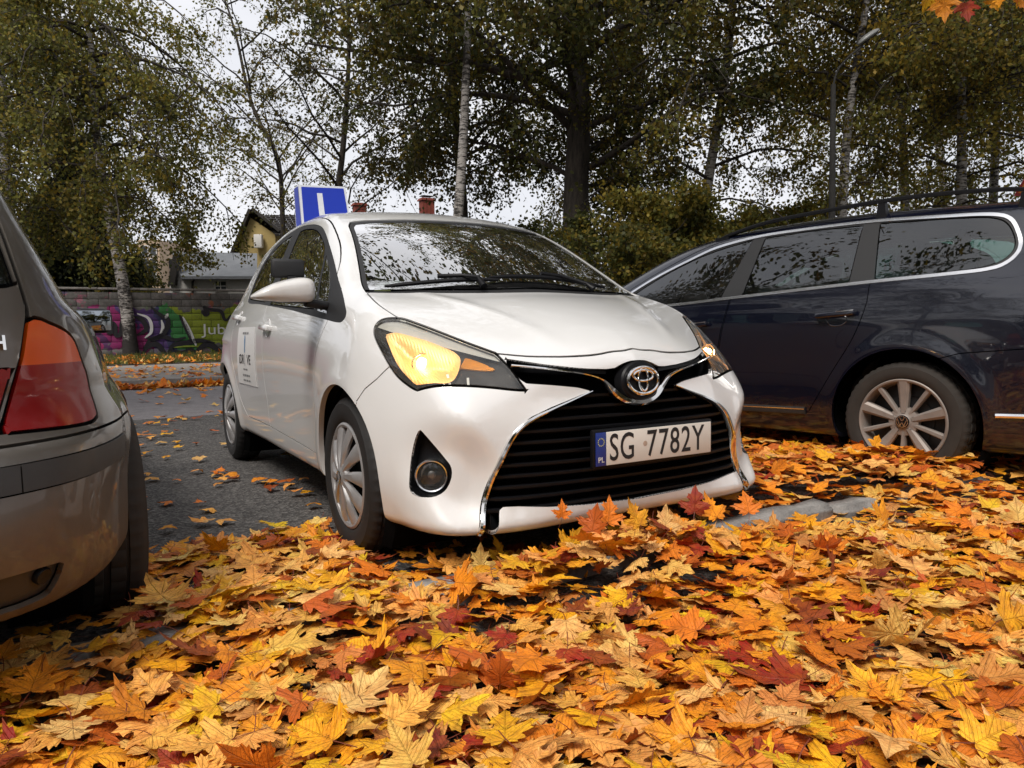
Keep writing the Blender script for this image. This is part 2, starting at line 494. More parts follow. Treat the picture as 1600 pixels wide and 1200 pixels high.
def glass(name, tint=(.55, .62, .58), rough=.0, ior=1.5, dust=.03, boost=1.0):
    m = Mat(name)
    tr = m.n('BsdfTransparent'); tr.inputs[0].default_value = (*tint, 1)
    gl = m.n('BsdfAnisotropic' if False else 'BsdfGlossy'); gl.inputs['Roughness'].default_value = rough; gl.inputs[0].default_value = (1, 1, 1, 1)
    fr = m.n('Fresnel'); fr.inputs[0].default_value = ior
    f = m.math('MULTIPLY', fr.outputs[0], boost, clamp=True)
    a = m.n('MixShader'); m.l(f, a.inputs[0]); m.l(tr.outputs[0], a.inputs[1]); m.l(gl.outputs[0], a.inputs[2])
    df = m.n('BsdfDiffuse'); df.inputs[0].default_value = (.5, .5, .48, 1)
    n = m.math('MULTIPLY', m.ramp(m.noise(9, 6, .7), [(.35, 0.), (.8, 1.)]), dust)
    b = m.n('MixShader'); m.l(n, b.inputs[0]); m.l(a.outputs[0], b.inputs[1]); m.l(df.outputs[0], b.inputs[2]); m.l(b.outputs[0], m.out.inputs[0])
    return m.m

def emit(name, col, st):
    m = Mat(name); e = m.n('Emission'); e.inputs[0].default_value = (*col, 1); e.inputs[1].default_value = st; m.l(e.outputs[0], m.out.inputs[0]); return m.m

M = {}
M['white_paint'] = paint('white_paint', (.69, .685, .675), dirt=(.38, .29, .21), dirt_top=.58, dirt_amt=.36)
M['navy_paint'] = paint('navy_paint', (.003, .0042, .012), dirt=(.016, .013, .011), civ=1.55, dirt_top=.52, flake=.12, metal=.1, rough=.22, dirt_amt=.8)
M['grey_paint'] = paint('grey_paint', (.125, .112, .098), dirt=(.085, .048, .022), civ=1.30, dirt_top=.66, flake=.25, metal=.55, rough=.42, dirt_amt=1.0)
M['black_plastic'] = plain('black_plastic', (.005, .005, .006), .45, grain=.3, gs=200, bump=.0004, spec=.22)
M['matt_plastic'] = plain('matt_plastic', (.010, .010, .011), .60, grain=.3, gs=160, bump=.0008)
M['dull_strip'] = plain('dull_strip', (.022, .019, .017), .55, grain=.35, gs=25, bump=.0008)
M['black_void'] = plain('black_void', (.003, .003, .003), .9, spec=.05)
M['rubber'] = plain('rubber', (.011, .010, .010), .72, grain=.5, gs=30, bump=.001)
M['dusty_rubber'] = plain('dusty_rubber', (.024, .019, .015), .85, grain=.35, gs=18, bump=.001)
M['chrome'] = plain('chrome', (.78, .77, .75), .08, 1.0, grain=.05, gs=30)
M['satin_chrome'] = plain('satin_chrome', (.85, .85, .86), .22, 1.0, grain=.05, gs=30)
M['cap_silver'] = plain('cap_silver', (.42, .41, .41), .38, .55, grain=.18, gs=22)
M['dusty_alloy'] = plain('dusty_alloy', (.25, .215, .19), .55, .3, grain=.3, gs=16)
M['glass'] = glass('glass', (.30, .34, .33), dust=.03, boost=2.2)
M['screen_glass'] = glass('screen_glass', (.36, .40, .38), dust=.02, boost=5.2)
M['dark_glass'] = glass('dark_glass', (.40, .60, .57), dust=.012, boost=2.3)
M['lens'] = glass('lens', (.90, .90, .88), dust=.12, boost=1.3)
M['trim_cloth'] = plain('trim_cloth', (.030, .030, .034), .85, grain=.3, gs=120, bump=.001)
M['dash'] = plain('dash', (.055, .055, .058), .6, grain=.2, gs=150, bump=.0006)

# ------------------------------------------------------------------ wheels (axis along local y, outer face towards +y)
def tyre_mesh(R, w, rr, nseg=144, wear=.0):
    """tyre of outer radius R, width w on a rim of radius rr, tread blocks cut as real steps"""
    h = w/2
    side = [(rr-.004, h-.030), (rr+.006, h-.012), (rr+.018, h-.004), (rr+(R-rr)*.45, h), (rr+(R-rr)*.72, h-.003), (R-.022, h-.010), (R-.012, h-.016)]
    tread = [(R-.006, h-.024), (R-.002, h-.034), (R-.0005, h*.52), (R-.008, h*.50), (R-.008, h*.44), (R, h*.42), (R, .010), (R-.008, .008)]
    prof = side+tread; prof = prof+[(r, -y) for r, y in reversed(prof)]
    m = len(prof); V = []
    for k in range(nseg):
        a = 2*PI*k/nseg
        for i, (r, y) in enumerate(prof):
            c = min(i, m-1-i); rr_ = r; sh = 0
            if 6 <= c <= 9: rr_ = r-(.0045 if k % 3 == 0 else 0)
            if 9 < c: rr_ = r-(.005 if (k+1) % 4 == 0 and c in (12, 13) else 0)
            V.append((rr_*math.cos(a+sh), y, rr_*math.sin(a+sh)))
    V = np.array(V); k = np.arange(nseg); F = []
    for i in range(m-1): F.append(np.stack([k*m+i, k*m+i+1, ((k+1) % nseg)*m+i+1, ((k+1) % nseg)*m+i], 1))
    me = mesh_np('tyre', V, np.concatenate(F)[:, ::-1], True)
    for e in me.edges: pass
    bm = bmesh.new(); bm.from_mesh(me); bmesh.ops.recalc_face_normals(bm, faces=bm.faces)
    for e in bm.edges:
        if len(e.link_faces) == 2 and e.calc_face_angle(0) > .6: e.smooth = False
    bm.to_mesh(me); bm.free(); return me

def spoke(ang, r0, r1, w0, w1, y0, y1, th, twist=0., crown=.004, n=5):
    """one spoke as a closed curved bar"""
    V = []; 
    for i in range(n+1):
        t = i/n; r = r0+(r1-r0)*t; w = (w0+(w1-w0)*t)/2; y = y0+(y1-y0)*t*t; a = ang+twist*t
        cx, cz = math.cos(a), math.sin(a); tx, tz = -cz, cx
        for u, dy in ((-1, -th), (-1, -.004), (-.55, crown), (.55, crown), (1, -.004), (1, -th)):
            V.append((cx*r+tx*w*u, y+dy, cz*r+tz*w*u))
    F = []
    for i in range(n):
        for q in range(6): F.append((i*6+q, i*6+(q+1) % 6, (i+1)*6+(q+1) % 6, (i+1)*6+q))
    F += [tuple(range(5, -1, -1)), tuple(n*6+q for q in range(6))]
    return V, F

def build_wheel(parent, kind, R, w, rr, loc, side, steer=0., rot=0.):
    """wheel part: tyre mesh with the rim, spokes and disc as sub-parts"""
    o = link('wheel', tyre_mesh(R, w, rr), M['rubber'] if kind != 'ten' else M['dusty_rubber'], parent)
    o.location = loc; o.rotation_euler = (0, rot, steer+(0 if side > 0 else PI))
    h = w/2
    if kind == 'cap':
        mb = MB().lathe([(rr+.002, h-.034), (rr+.004, h-.008), (rr-.004, h-.004), (rr-.014, h-.008), (rr-.018, h-.020), (rr-.019, h-.03)], n=72)
        mb.obj('rim', M['cap_silver'], o)
        mb = MB()
        for k in range(10):
            a = 2*PI*k/10+.15
            V, F = spoke(a, .030, rr-.010, .020, .062 if k % 2 else .074, h+.012, h-.012, .014, twist=.10, crown=.005); mb.add(V, F, True)
        mb.lathe([(.060, h-.002), (.050, h+.013), (.034, h+.017), (.030, h+.020), (.012, h+.022), (.0, h+.022)], n=32)
        mb.obj('hub_cap', M['cap_silver'], o, auto=.7)
        e = MB(); e.lathe([(.024, h+.0235), (.0205, h+.0255), (.018, h+.0235)], n=28); e.obj('emblem', M['chrome'], o)
    else:
        mb = MB().lathe([(rr+.004, h-.034), (rr+.007, h-.008), (rr+.002, h-.003), (rr-.006, h-.006), (rr-.012, h-.016), (rr-.016, h-.05), (rr-.03, -h+.03)], n=84)
        mb.obj('rim', M['dusty_alloy'], o)
        mb = MB(); base = PI/2
        for k in range(5):
            a = base+2*PI*k/5
            V, F = spoke(a, .045, rr-.006, .034, .066, h-.026, h-.012, .030, crown=.006); mb.add(V, F)
            V, F = spoke(a+PI/5, .045, rr-.006, .020, .031, h-.028, h-.016, .026, crown=.005); mb.add(V, F)
        mb.lathe([(.078, h-.060), (.076, h-.028), (.060, h-.024), (.040, h-.022), (.034, h-.018), (.0, h-.018)], n=40)
        mb.obj('spokes', M['dusty_alloy'], o, auto=.5)
        for k in range(5):
            a = base+2*PI*k/5+PI/5*0; x, z = .056*math.cos(a), .056*math.sin(a)
            b = MB().lathe([(.0125, h-.0245), (.0125, h-.0205), (.010, h-.0205), (.009, h-.026), (0, h-.026)], c=(x, 0, z), n=16); b.obj('bolt', M['black_plastic'], o)
        e = MB().lathe([(.0345, h-.018), (.0345, h-.012), (.0, h-.0115)], n=32)
        e.obj('centre_cap', M['black_plastic'], o)
        lg = MB().lathe([(.031, h-.0115), (.031, h-.0095), (.0275, h-.0095), (.0275, h-.0115)], n=32)
        def bar(p, q, t=.0045):
            p, q = Vector((p[0], 0, p[1])), Vector((q[0], 0, q[1])); d = (q-p).normalized(); s = Vector((-d.z, 0, d.x))*t/2
            y0, y1 = h-.0115, h-.0095
            P = [p-s, q-s, q+s, p+s]; lg.add([(v.x, y0, v.z) for v in P]+[(v.x, y1, v.z) for v in P], [(0, 1, 2, 3), (7, 6, 5, 4), (0, 4, 5, 1), (1, 5, 6, 2), (2, 6, 7, 3), (3, 7, 4, 0)])
        for s in (-1, 1):
            bar((s*.013, .025), (s*.002, .003)); bar((s*.024, .014), (s*.010, -.024)); bar((s*.010, -.024), (s*.001, -.004))
        lg.obj('emblem', M['satin_chrome'], o)
    d = MB().lathe([(.0, h-.075), (rr*.62, h-.075), (rr*.62, h-.085), (rr*.98, h-.10), (rr*.98, -h+.02)], n=40)
    d.obj('brake_disc', M['black_void'] if kind == 'cap' else M['matt_plastic'], o)
    return o

# ------------------------------------------------------------------ dark blue estate car, outer body
PW = Tab([0, .3, .94, 1.6, 2.4, 3.2, 3.65, 4.1, 4.5, 4.77], [.15, .3, .45, .65, .80, .92, 1.0, 1.08],
 [[.62, .66, .68, .68, .64, .60, .56, .5], [.78, .83, .85, .85, .82, .78, .74, .68],
  [.84, .885, .90, .905, .895, .87, .82, .76], [.82, .872, .890, .900, .900, .882, .852, .80],
  [.82, .868, .885, .898, .903, .893, .868, .83], [.82, .870, .888, .900, .906, .897, .872, .84],
  [.83, .885, .903, .910, .910, .900, .875, .84], [.81, .868, .888, .898, .898, .888, .864, .83],
  [.75, .80, .83, .845, .845, .83, .81, .78], [.62, .68, .71, .72, .72, .70, .68, .64]])
PHc = Spl([-.1, .1, .4, .9, 1.3, 1.5], [.66, .76, .86, .96, 1.03, 1.05])
PT = Spl([1.0, 1.35, 1.7, 2.1, 2.4, 2.7, 3.1, 3.5, 4.0, 4.35, 4.7], [.85, 1.045, 1.235, 1.405, 1.465, 1.490, 1.502, 1.497, 1.475, 1.44, 1.36])
PG = Tab([1.2, 2.0, 2.6, 3.4, 4.0, 4.6], [.85, 1.0, 1.1, 1.25, 1.40, 1.5],
 [[.85, .84, .77, .66, .56, .49], [.868, .872, .825, .735, .645, .58], [.868, .882, .838, .755, .668, .60],
  [.868, .885, .843, .762, .675, .61], [.855, .868, .828, .75, .665, .60], [.80, .775, .74, .665, .585, .52]])
PR = Spl([.15, .35, .65, .85, 1.0, 1.2, 1.45], [4.68, 4.76, 4.77, 4.70, 4.68, 4.60, 4.42])
P_FW, P_RW = .94, 3.652
def passat_f(a, b, z):
    B = np.abs(b); b2 = b*b
    W = PW(a, z)+arch(a, b, z, P_RW, .32, .40, .012)+arch(a, b, z, P_FW, .32, .40, .010)
    # pressed shoulder line rising to the rear
    sh = z-(.905+.028*(a-2.5)); W = W+.0022*np.exp(-(sh/.016)**2)
    side = B-W
    front = (.02+.55*np.maximum(B-.1, 0)**2.2+.05*np.abs(z-.5)-a)*.8
    top = z-(PHc(a)-.09*b2)
    rear = a-(PR(z)-.30*b2*b2-.10*b2)
    bot = .19-z
    low = smax(smax(smax(side, top, .07), smax(front, rear, .02), .09), bot, .05)
    roof = (z-(PT(a+.10*b2)-.055*b2))/1.05
    up = smax(smax(B-PG(a, z), roof, .075), rear, .08)
    up = smax(up, .8-z, .02)
    return smin(low, up, .018)

# ------------------------------------------------------------------ grey-brown estate car, outer body
BR = Tab([0, .3, .5, .62, .72, .82], [.24, .34, .48, .60, .68, .85, 1.0, 1.2, 1.4],
 [[4.34, 4.38, 4.41, 4.38, 4.35, 4.32, 4.27, 4.12, 3.94],
  [4.33, 4.37, 4.40, 4.37, 4.34, 4.31, 4.26, 4.11, 3.93],
  [4.28, 4.33, 4.36, 4.33, 4.29, 4.26, 4.20, 4.04, 3.88],
  [4.18, 4.24, 4.27, 4.24, 4.19, 4.14, 4.07, 3.91, 3.77],
  [4.04, 4.11, 4.14, 4.11, 4.04, 3.97, 3.88, 3.76, 3.64],
  [3.82, 3.88, 3.91, 3.87, 3.80, 3.72, 3.66, 3.57, 3.45]])
BW = Tab([0, .4, .77, 1.6, 2.6, 3.45, 3.8, 4.1, 4.35], [.15, .3, .5, .63, .72, .80, .9, 1.0],
 [[.6, .64, .66, .65, .62, .60, .56, .5], [.78, .82, .84, .83, .81, .79, .74, .66], [.80, .85, .87, .868, .86, .845, .80, .72],
  [.79, .84, .862, .868, .862, .855, .825, .77], [.79, .84, .862, .870, .868, .860, .83, .785], [.79, .825, .842, .845, .80, .775, .735, .69],
  [.75, .785, .795, .795, .757, .74, .71, .665], [.68, .715, .725, .725, .70, .68, .65, .605], [.60, .63, .64, .64, .62, .60, .57, .53]])
BT = Spl([.9, 1.25, 1.6, 2.0, 2.4, 3.0, 3.6, 4.0, 4.3, 4.5], [.80, 1.0, 1.19, 1.345, 1.395, 1.41, 1.395, 1.365, 1.32, 1.27])
BG = Tab([1.2, 2.0, 3.0, 3.6, 4.0, 4.4], [.80, .92, 1.05, 1.2, 1.33, 1.42],
 [[.84, .76, .67, .56, .48, .42], [.86, .80, .725, .635, .555, .50], [.80, .75, .685, .61, .54, .49], [.74, .70, .64, .57, .50, .45], [.70, .655, .60, .53, .47, .42], [.60, .56, .52, .46, .40, .36]])
B_FW, B_RW = .767, 3.492
def bmw_f(a, b, z):
    B = np.abs(b); b2 = b*b
    side = B-BW(a, z)-arch(a, b, z, B_RW, .315, .37, .006)-arch(a, b, z, B_FW, .315, .38, .012)
    # the bumper stands proud below its shoulder at z = .63
    rear = (a-BR(B, z)-.022*(1-sstep(.615, .640, z)))*.85
    rear = rear+.02*np.exp(-((z-.30)/.04)**2)*0
    front = (.02+.5*np.maximum(B-.1, 0)**2.2-a)*.8
    top = z-(Spl([0, .3, .8, 1.25, 1.6], [.68, .80, .90, .965, 1.0])(a)-.10*b2)
    top = smin(top, 2+0*top, .01)
    bot = .265-z
    belt = z-(.93-.02*b2)
    low = smax(smax(smax(side, smax(top, belt, .01), .05), smax(front, rear, .02), .07), bot, .06)
    roof = (z-(BT(a+.08*b2)-.06*b2))
    up = smax(smax(B-BG(a, z), roof, .07), rear, .06)
    up = smax(up, .75-z, .02)
    return smin(low, up, .03)

# ------------------------------------------------------------------ the white hatchback: its outer body, a = metres behind the nose, b = sideways, z = up
YF = Tab([0, .2, .4, .55, .68, .78, .86], [.16, .27, .40, .52, .64, .77, .90],
 [[.062, .050, .030, .030, .040, .050, .150],
  [.062, .052, .038, .040, .068, .080, .190],
  [.062, .062, .066, .072, .100, .135, .280],
  [.080, .090, .105, .112, .145, .220, .370],
  [.130, .140, .155, .172, .222, .320, .470],
  [.230, .240, .290, .340, .410, .500, .600],
  [.400, .400, .430, .490, .560, .640, .740]])
YHc = Spl([-.1, .04, .2, .4, .6, .75, .95, 1.3], [.70, .772, .853, .932, .985, 1.008, 1.030, 1.05])
YHd = Spl([-.1, .04, .22, .5, .86, 1.3], [.62, .60, .43, .20, .045, .03])
YW = Tab([0, .45, .8, 1.2, 1.8, 2.5, 3.0, 3.4, 3.7, 3.95], [.15, .3, .45, .6, .75, .88, 1.0, 1.1],
 [[.70, .72, .73, .735, .72, .69, .66, .62],
  [.785, .815, .828, .832, .818, .785, .735, .67],
  [.800, .828, .842, .848, .838, .806, .752, .68],
  [.785, .815, .825, .835, .832, .812, .765, .70],
  [.780, .810, .820, .832, .835, .822, .785, .72],
  [.780, .810, .822, .838, .840, .828, .792, .73],
  [.790, .820, .838, .848, .843, .820, .772, .70],
  [.780, .815, .835, .843, .832, .798, .742, .66],
  [.740, .775, .795, .800, .795, .770, .715, .64],
  [.66, .69, .71, .715, .71, .685, .63, .56]])
YT = Spl([-.3, 0, .4, .70, .84, 1.05, 1.4, 1.8, 2.2, 2.6, 3.0, 3.3], [.848, 1.008, 1.228, 1.372, 1.421, 1.472, 1.500, 1.499, 1.472, 1.42, 1.35, 1.28])
YG = Tab([.6, 1.0, 1.6, 2.2, 2.8, 3.3, 3.8], [.85, 1.0, 1.15, 1.3, 1.42, 1.5],
 [[.745, .735, .650, .560, .48, .42],
  [.765, .750, .680, .605, .535, .48],
  [.770, .760, .700, .632, .568, .51],
  [.770, .762, .702, .635, .572, .515],
  [.765, .750, .688, .618, .552, .50],
  [.79, .725, .655, .58, .51, .45],
  [.74, .67, .60, .53, .46, .40]])
YR = Spl([.15, .35, .6, .8, .95, 1.1, 1.3, 1.5], [3.78, 3.84, 3.85, 3.83, 3.78, 3.68, 3.50, 3.30])
Y_FW, Y_RW = .765, 3.275
def arch(a, b, z, c, zc, r, h):
    "soft flare round a wheel opening"
    d = np.sqrt((a-c)**2+(z-zc)**2)
    return h*np.exp(-((d-r)/.055)**2)
def yaris_f(a, b, z):
    B = np.abs(b); b2 = b*b
    W = YW(a, z)+arch(a, b, z, Y_FW+.02, .30, .35, .010)+arch(a, b, z, Y_RW, .30, .35, .012)
    side = B-W
    rid = .0055*np.exp(-((B-(.235+.40*(a-.1)))/.034)**2)*sstep(.10, .30, a)*(1-sstep(.70, .86, a))
    top = (z-(YHc(a)-YHd(a)*b2)-rid)/1.06
    F = YF(B, z)
    # scoop around the fog lamp, and the crease that runs from the lamp to the nose
    fog = np.sqrt(((B-.655)/.12)**2+((z-.36-.35*(B-.60))/.17)**2)
    F = F+.050*(1-sstep(.35, 1.25, fog))
    F = F-.016*np.exp(-((z-.215)/.05)**2)*sstep(.1, .5, B)
    front = (F-a)*.75
    rear = (a-(YR(z)-.22*b2-.35*b2*b2))*.9
    bot = .185+.04*sstep(.45, .9, a)-z
    low = smax(smax(side, top, .085), smax(front, rear, .02), .075)
    low = smax(low, bot, .05)
    t = a-.70-.35*b2
    roof = (z-(YT(t)-.065*b2))/1.1
    g = B-YG(a, z)-.018
    up = smax(smax(g, roof, .06), rear, .07)
    up = smax(up, .8-z, .02)
    return smin(low, up, .035)

# ------------------------------------------------------------------ text as flat mesh
def text_mesh(s, size, ext=.0008, sx=1., spacing=1.0, align='CENTER', bold=0.):
    c = bpy.data.curves.new('t', 'FONT'); c.body = s; c.size = size; c.extrude = ext; c.align_x = align; c.align_y = 'CENTER'; c.space_character = spacing; c.offset = bold
    c.resolution_u = 4
    o = bpy.data.objects.new('t', c); COL.objects.link(o)
    me = bpy.data.meshes.new_from_object(o); bpy.data.objects.remove(o); bpy.data.curves.remove(c)
    me.transform(Matrix.Diagonal((sx, 1, 1, 1))); return me

# ------------------------------------------------------------------ the white hatchback
TH = math.radians(30.19)
YR_DIR = Vector((-math.sin(TH), math.cos(TH), 0))
YX, YY = .505-.08*math.sin(TH), 2.476+.08*math.cos(TH)
def car_rot(th): return math.atan2(math.cos(th), math.sin(th))

def mirror2(pts): return [(-x, y) for x, y in pts]
def U(P): return np.stack([P[:, 0]+np.abs(P[:, 1]), P[:, 2]])
def front_f(poly): return lambda P: sdf_poly(np.abs(P[:, 1]), P[:, 2], poly)
def side_f(poly, b0=.5): return lambda P: np.maximum(sdf_poly(P[:, 0], P[:, 2], poly), b0-np.abs(P[:, 1]))
def diag_f(poly, amax=2.): return lambda P: np.maximum(sdf_poly(P[:, 0]+np.abs(P[:, 1]), P[:, 2], poly)/1.2, P[:, 0]-amax)
def arch_f(ca, cz, r, b0=.45): return lambda P: np.maximum(np.hypot(P[:, 0]-ca, P[:, 2]-cz)-r, b0-np.abs(P[:, 1]))

def gap_obj(parent, strips, depth=.007):
    for s in [c for q in strips for c in comps(q)]:
        if len(s.T): skin_obj('panel_gap', s, M['black_void'], parent, offset=-depth)

def wall_obj(name, sk, depth, mat, parent, start=0.):
    sk = sk.compact(); Nn = sk.normals(); e = sk.boundary(); u, inv = np.unique(e, return_inverse=True); inv = inv.reshape(-1, 2); k = len(u)
    V = np.concatenate([sk.V[u]-Nn[u]*start, sk.V[u]-Nn[u]*depth]); T = np.concatenate([np.column_stack([inv[:, 0], inv[:, 1], inv[:, 1]+k]), np.column_stack([inv[:, 0], inv[:, 1]+k, inv[:, 0]+k])])
    return link(name, mesh_np(name, V, T, False), mat, parent)

def wheel_wells(parent, specs, b_in=.50):
    for ca, cz, r, bo in specs:
        for s in (1, -1):
            mb = MB(); n = 28; V = []; F = []
            ang = [math.radians(-35)+math.radians(250)*i/n for i in range(n+1)]
            for t in ang:
                for rr, y in ((r, bo), (r+.025, bo-.03), (r+.03, b_in), (.05, b_in)): V.append((ca+rr*math.cos(t), s*y, cz+rr*math.sin(t)))
            for i in range(n):
                for q in range(3): F.append((i*4+q, i*4+q+1, i*4+5+q, i*4+4+q))
            mb.add(V, F, True); mb.obj('wheel_arch_liner', M['black_void'], parent)

def seat(parent, a, b, z=.32, w=.50, rear=False):
    mb = MB(); mb.box((a, b, z+.12), (.50, w, .16), bev=.05)
    R = Matrix.Rotation(math.radians(-18), 3, 'Y').inverted()
    mb.box((a+.33, b, z+.45), (.13, w*.96, .62), R, bev=.05)
    o = mb.obj('seat', M['trim_cloth'], parent, auto=.8)
    for db in ((0,) if not rear else (-.38, 0, .38)):
        h = MB().box((a+.44, b+db, z+.86), (.09, .27, .18), Matrix.Rotation(math.radians(18), 3, 'Y'), bev=.04); h.obj('headrest', M['trim_cloth'], o, auto=.8)
    return o

def steering_wheel(parent, c, tilt=25):
    R = Matrix.Rotation(math.radians(tilt), 3, 'Y'); mb = MB()
    P = [Vector(c)+R@Vector((0, .18*math.cos(t), .18*math.sin(t))) for t in np.linspace(0, 2*PI, 33)[:-1]]
    mb.tube(P, .015, 8, closed=True); mb.box(c, (.05, .16, .09), R, bev=.02)
    mb.box(Vector(c), (.02, .34, .035), R)
    return mb.obj('steering_wheel', M['black_plastic'], parent, auto=.8)

def build_yaris():
    root = empty('parked_car', (YX, YY, 0), car_rot(-TH))
    tag(root, 'white five-door hatchback with lit headlights and a blue L sign on its roof', 'car')
    f = yaris_f; W = M['white_paint']
    V, T = surface(f, (-.10, -.95, .10), (4.02, .95, 1.60), .0165)
    sk = Skin(f, V, T)
    gaps = []; parts = []
    # wheel openings
    for ca in (Y_FW, Y_RW): sk, _ = sk.split(arch_f(ca, .302, .350))
    # windscreen and tailgate glass
    wso = [(-.02, 1.393), (.25, 1.392), (.45, 1.383), (.525, 1.372), (.552, 1.345), (.60, 1.22), (.655, 1.085), (.695, .99), (.71, .90), (-.02, .90)]
    cowl = Spl([0, .2, .5, .68, .9], [.655, .665, .765, .855, 1.0])
    def ws(P, e=0.): return np.maximum(np.maximum(sdf_poly(np.abs(P[:, 1]), P[:, 2], wso)+e, cowl(np.abs(P[:, 1]))-P[:, 0]), P[:, 0]-2.)
    sk, sc, g = sk.panel(ws, .0025); gaps.append(g)
    sc, cw = sc.split(lambda P: cowl(np.abs(P[:, 1]))+.075-.03*np.abs(P[:, 1])-P[:, 0])[::-1]
    frit, sg = sc.split(lambda P: np.maximum(ws(P)+.017, P[:, 2]-1.375))
    def tg(P): return np.maximum(sdf_poly(np.abs(P[:, 1]), P[:, 2], [(-.02, 1.36), (.40, 1.345), (.47, 1.30), (.56, 1.08), (.50, 1.02), (-.02, 1.0)]), 3.0-P[:, 0])
    sk, rg, g = sk.panel(tg, .003); gaps.append(g)
    # side windows
    DLO = smooth_loop([(2.93, 1.045), (3.03, 1.13), (3.07, 1.23), (2.98, 1.33), (2.70, 1.405), (2.35, 1.432), (2.16, 1.428), (1.9, 1.402), (1.71, 1.366), (1.574, 1.318), (1.395, 1.233), (1.21, 1.134), (1.038, 1.036), (.858, .943), (.808, .908), (.825, .888), (.878, .884), (1.0, .894), (1.29, .921), (1.67, .957), (2.4, 1.008)], 4)
    sk, dl = sk.split(side_f(DLO, .53))
    gl_front = smooth_loop([(1.245, .948, 1), (1.45, 1.215), (1.60, 1.295), (1.78, 1.355), (2.03, 1.392), (2.165, 1.396, 1), (2.115, .998, 1)], 5)
    gl_quart = smooth_loop([(1.06, .925, 1), (1.165, 1.065), (1.39, 1.19, 1), (1.205, .94, 1)], 4)
    gl_rear = smooth_loop([(2.285, 1.018, 1), (2.35, 1.395, 1), (2.62, 1.375), (2.90, 1.31), (2.985, 1.22), (2.95, 1.12), (2.86, 1.055, 1)], 5)
    dl, g1, gg = dl.panel(side_f(gl_front, .4), .003); gaps.append(gg)
    dl, g2 = dl.split(side_f(gl_quart, .4))
    dl, g3, gg = dl.panel(side_f(gl_rear, .4), .003); gaps.append(gg)
    # headlamps
    HL = smooth_loop([(1.347, .863), (1.335, .882), (1.30, .893), (1.225, .893), (1.131, .874), (.993, .841), (.844, .804), (.697, .769, 1), (.610, .718), (.528, .648, 1), (.574, .650), (.668, .659), (.788, .667), (.911, .668), (.985, .660), (1.031, .651, 1), (1.084, .667), (1.154, .695), (1.205, .727), (1.275, .782), (1.335, .834)], 3)
    sk, hl, g = sk.panel(diag_f(HL), .0035); gaps.append(g)
    # bonnet
    hd = [(.080, 0), (.078, .04), (.083, .09), (.086, .14), (.096, .20), (.120, .285), (.165, .38), (.232, .475), (.314, .53), (.404, .589), (.49, .641), (.545, .681), (.640, .706), (.733, .708), (.85, .694), (.87, .66), (.77, .50), (.672, .2), (.66, 0)]
    hd = [tuple(q) for q in smooth_loop([h+((1,) if i in (7, 14, 15) else ()) for i, h in enumerate(hd)], 3, closed=False)]; hd = hd+[(a, -b) for a, b in hd[::-1][1:-1]]
    sk, hood, g = sk.panel(lambda P: np.maximum(sdf_poly(P[:, 0], P[:, 1], hd), .70-P[:, 2]), .0028); gaps.append(g)
    # grille opening
    out = [(0, .736), (.035, .734), (.070, .724), (.098, .711), (.13, .709), (.2, .713), (.27, .721), (.343, .731), (.45, .752), (.452, .718), (.43, .68), (.416, .670), (.335, .662), (.24, .650), (.19, .637), (.262, .615), (.346, .59), (.419, .562), (.476, .522), (.517, .46), (.546, .395), (.570, .33), (.592, .268), (.609, .215), (.613, .10), (.567, .10), (.553, .212), (.540, .268), (.527, .279), (.48, .277), (.37, .264), (.2, .249), (0, .243)]
    opening = out+[(-x, y) for x, y in out[::-1][1:-1]]
    grl = lambda P: np.maximum(sdf_poly(P[:, 1], P[:, 2], opening), P[:, 0]-.5)
    sk, gr = sk.split(grl)
    # fog lamp recess
    FG = smooth_loop([(1.004, .525), (.985, .519), (.934, .481), (.877, .434), (.85, .408), (.847, .374), (.871, .335), (.909, .315), (.963, .311), (1.018, .315), (1.046, .332), (1.05, .37), (1.047, .43), (1.03, .487)], 3)
    sk, fg = sk.split(diag_f(FG))
    # bumper, doors
    BP = [(1.19, .738), (1.235, .712), (1.28, .684), (1.356, .648), (1.407, .605), (1.44, .5), (1.50, .05), (-.3, .05), (-.3, .80), (.6, .80), (1.05, .85)]
    sk, bump, g = sk.panel(diag_f(BP, .9), .0022); gaps.append(g)
    FD = smooth_loop([(1.02, .886, 1), (1.09, .80), (1.128, .72), (1.145, .62), (1.172, .50), (1.20, .40), (1.215, .325, 1), (2.125, .345, 1), (2.14, .9), (2.20, 1.10), (2.27, 1.459, 1), (2.09, 1.458), (1.783, 1.418), (1.586, 1.361), (1.36, 1.255), (1.20, 1.15), (1.10, 1.06), (.98, .99)], 3)
    RD = smooth_loop([(2.13, .345, 1), (2.69, .345, 1), (2.80, .41), (2.87, .50), (2.925, .60), (3.02, .71), (3.07, .86), (3.06, 1.0), (3.13, 1.15), (3.12, 1.25), (3.0, 1.36), (2.75, 1.44), (2.5, 1.462), (2.275, 1.465, 1), (2.205, 1.10), (2.145, .9)], 3)
    sk, fd, g = sk.panel(side_f(FD, .5), .0022); gaps.append(g)
    sk, rd, g = sk.panel(side_f(RD, .5), .0022); gaps.append(g)
    body = skin_obj('body', sk, W, root, lip=.022)
    skin_obj('bonnet', hood, W, root, lip=.006)
    bp = skin_obj('front_bumper', bump, W, root, lip=.012)
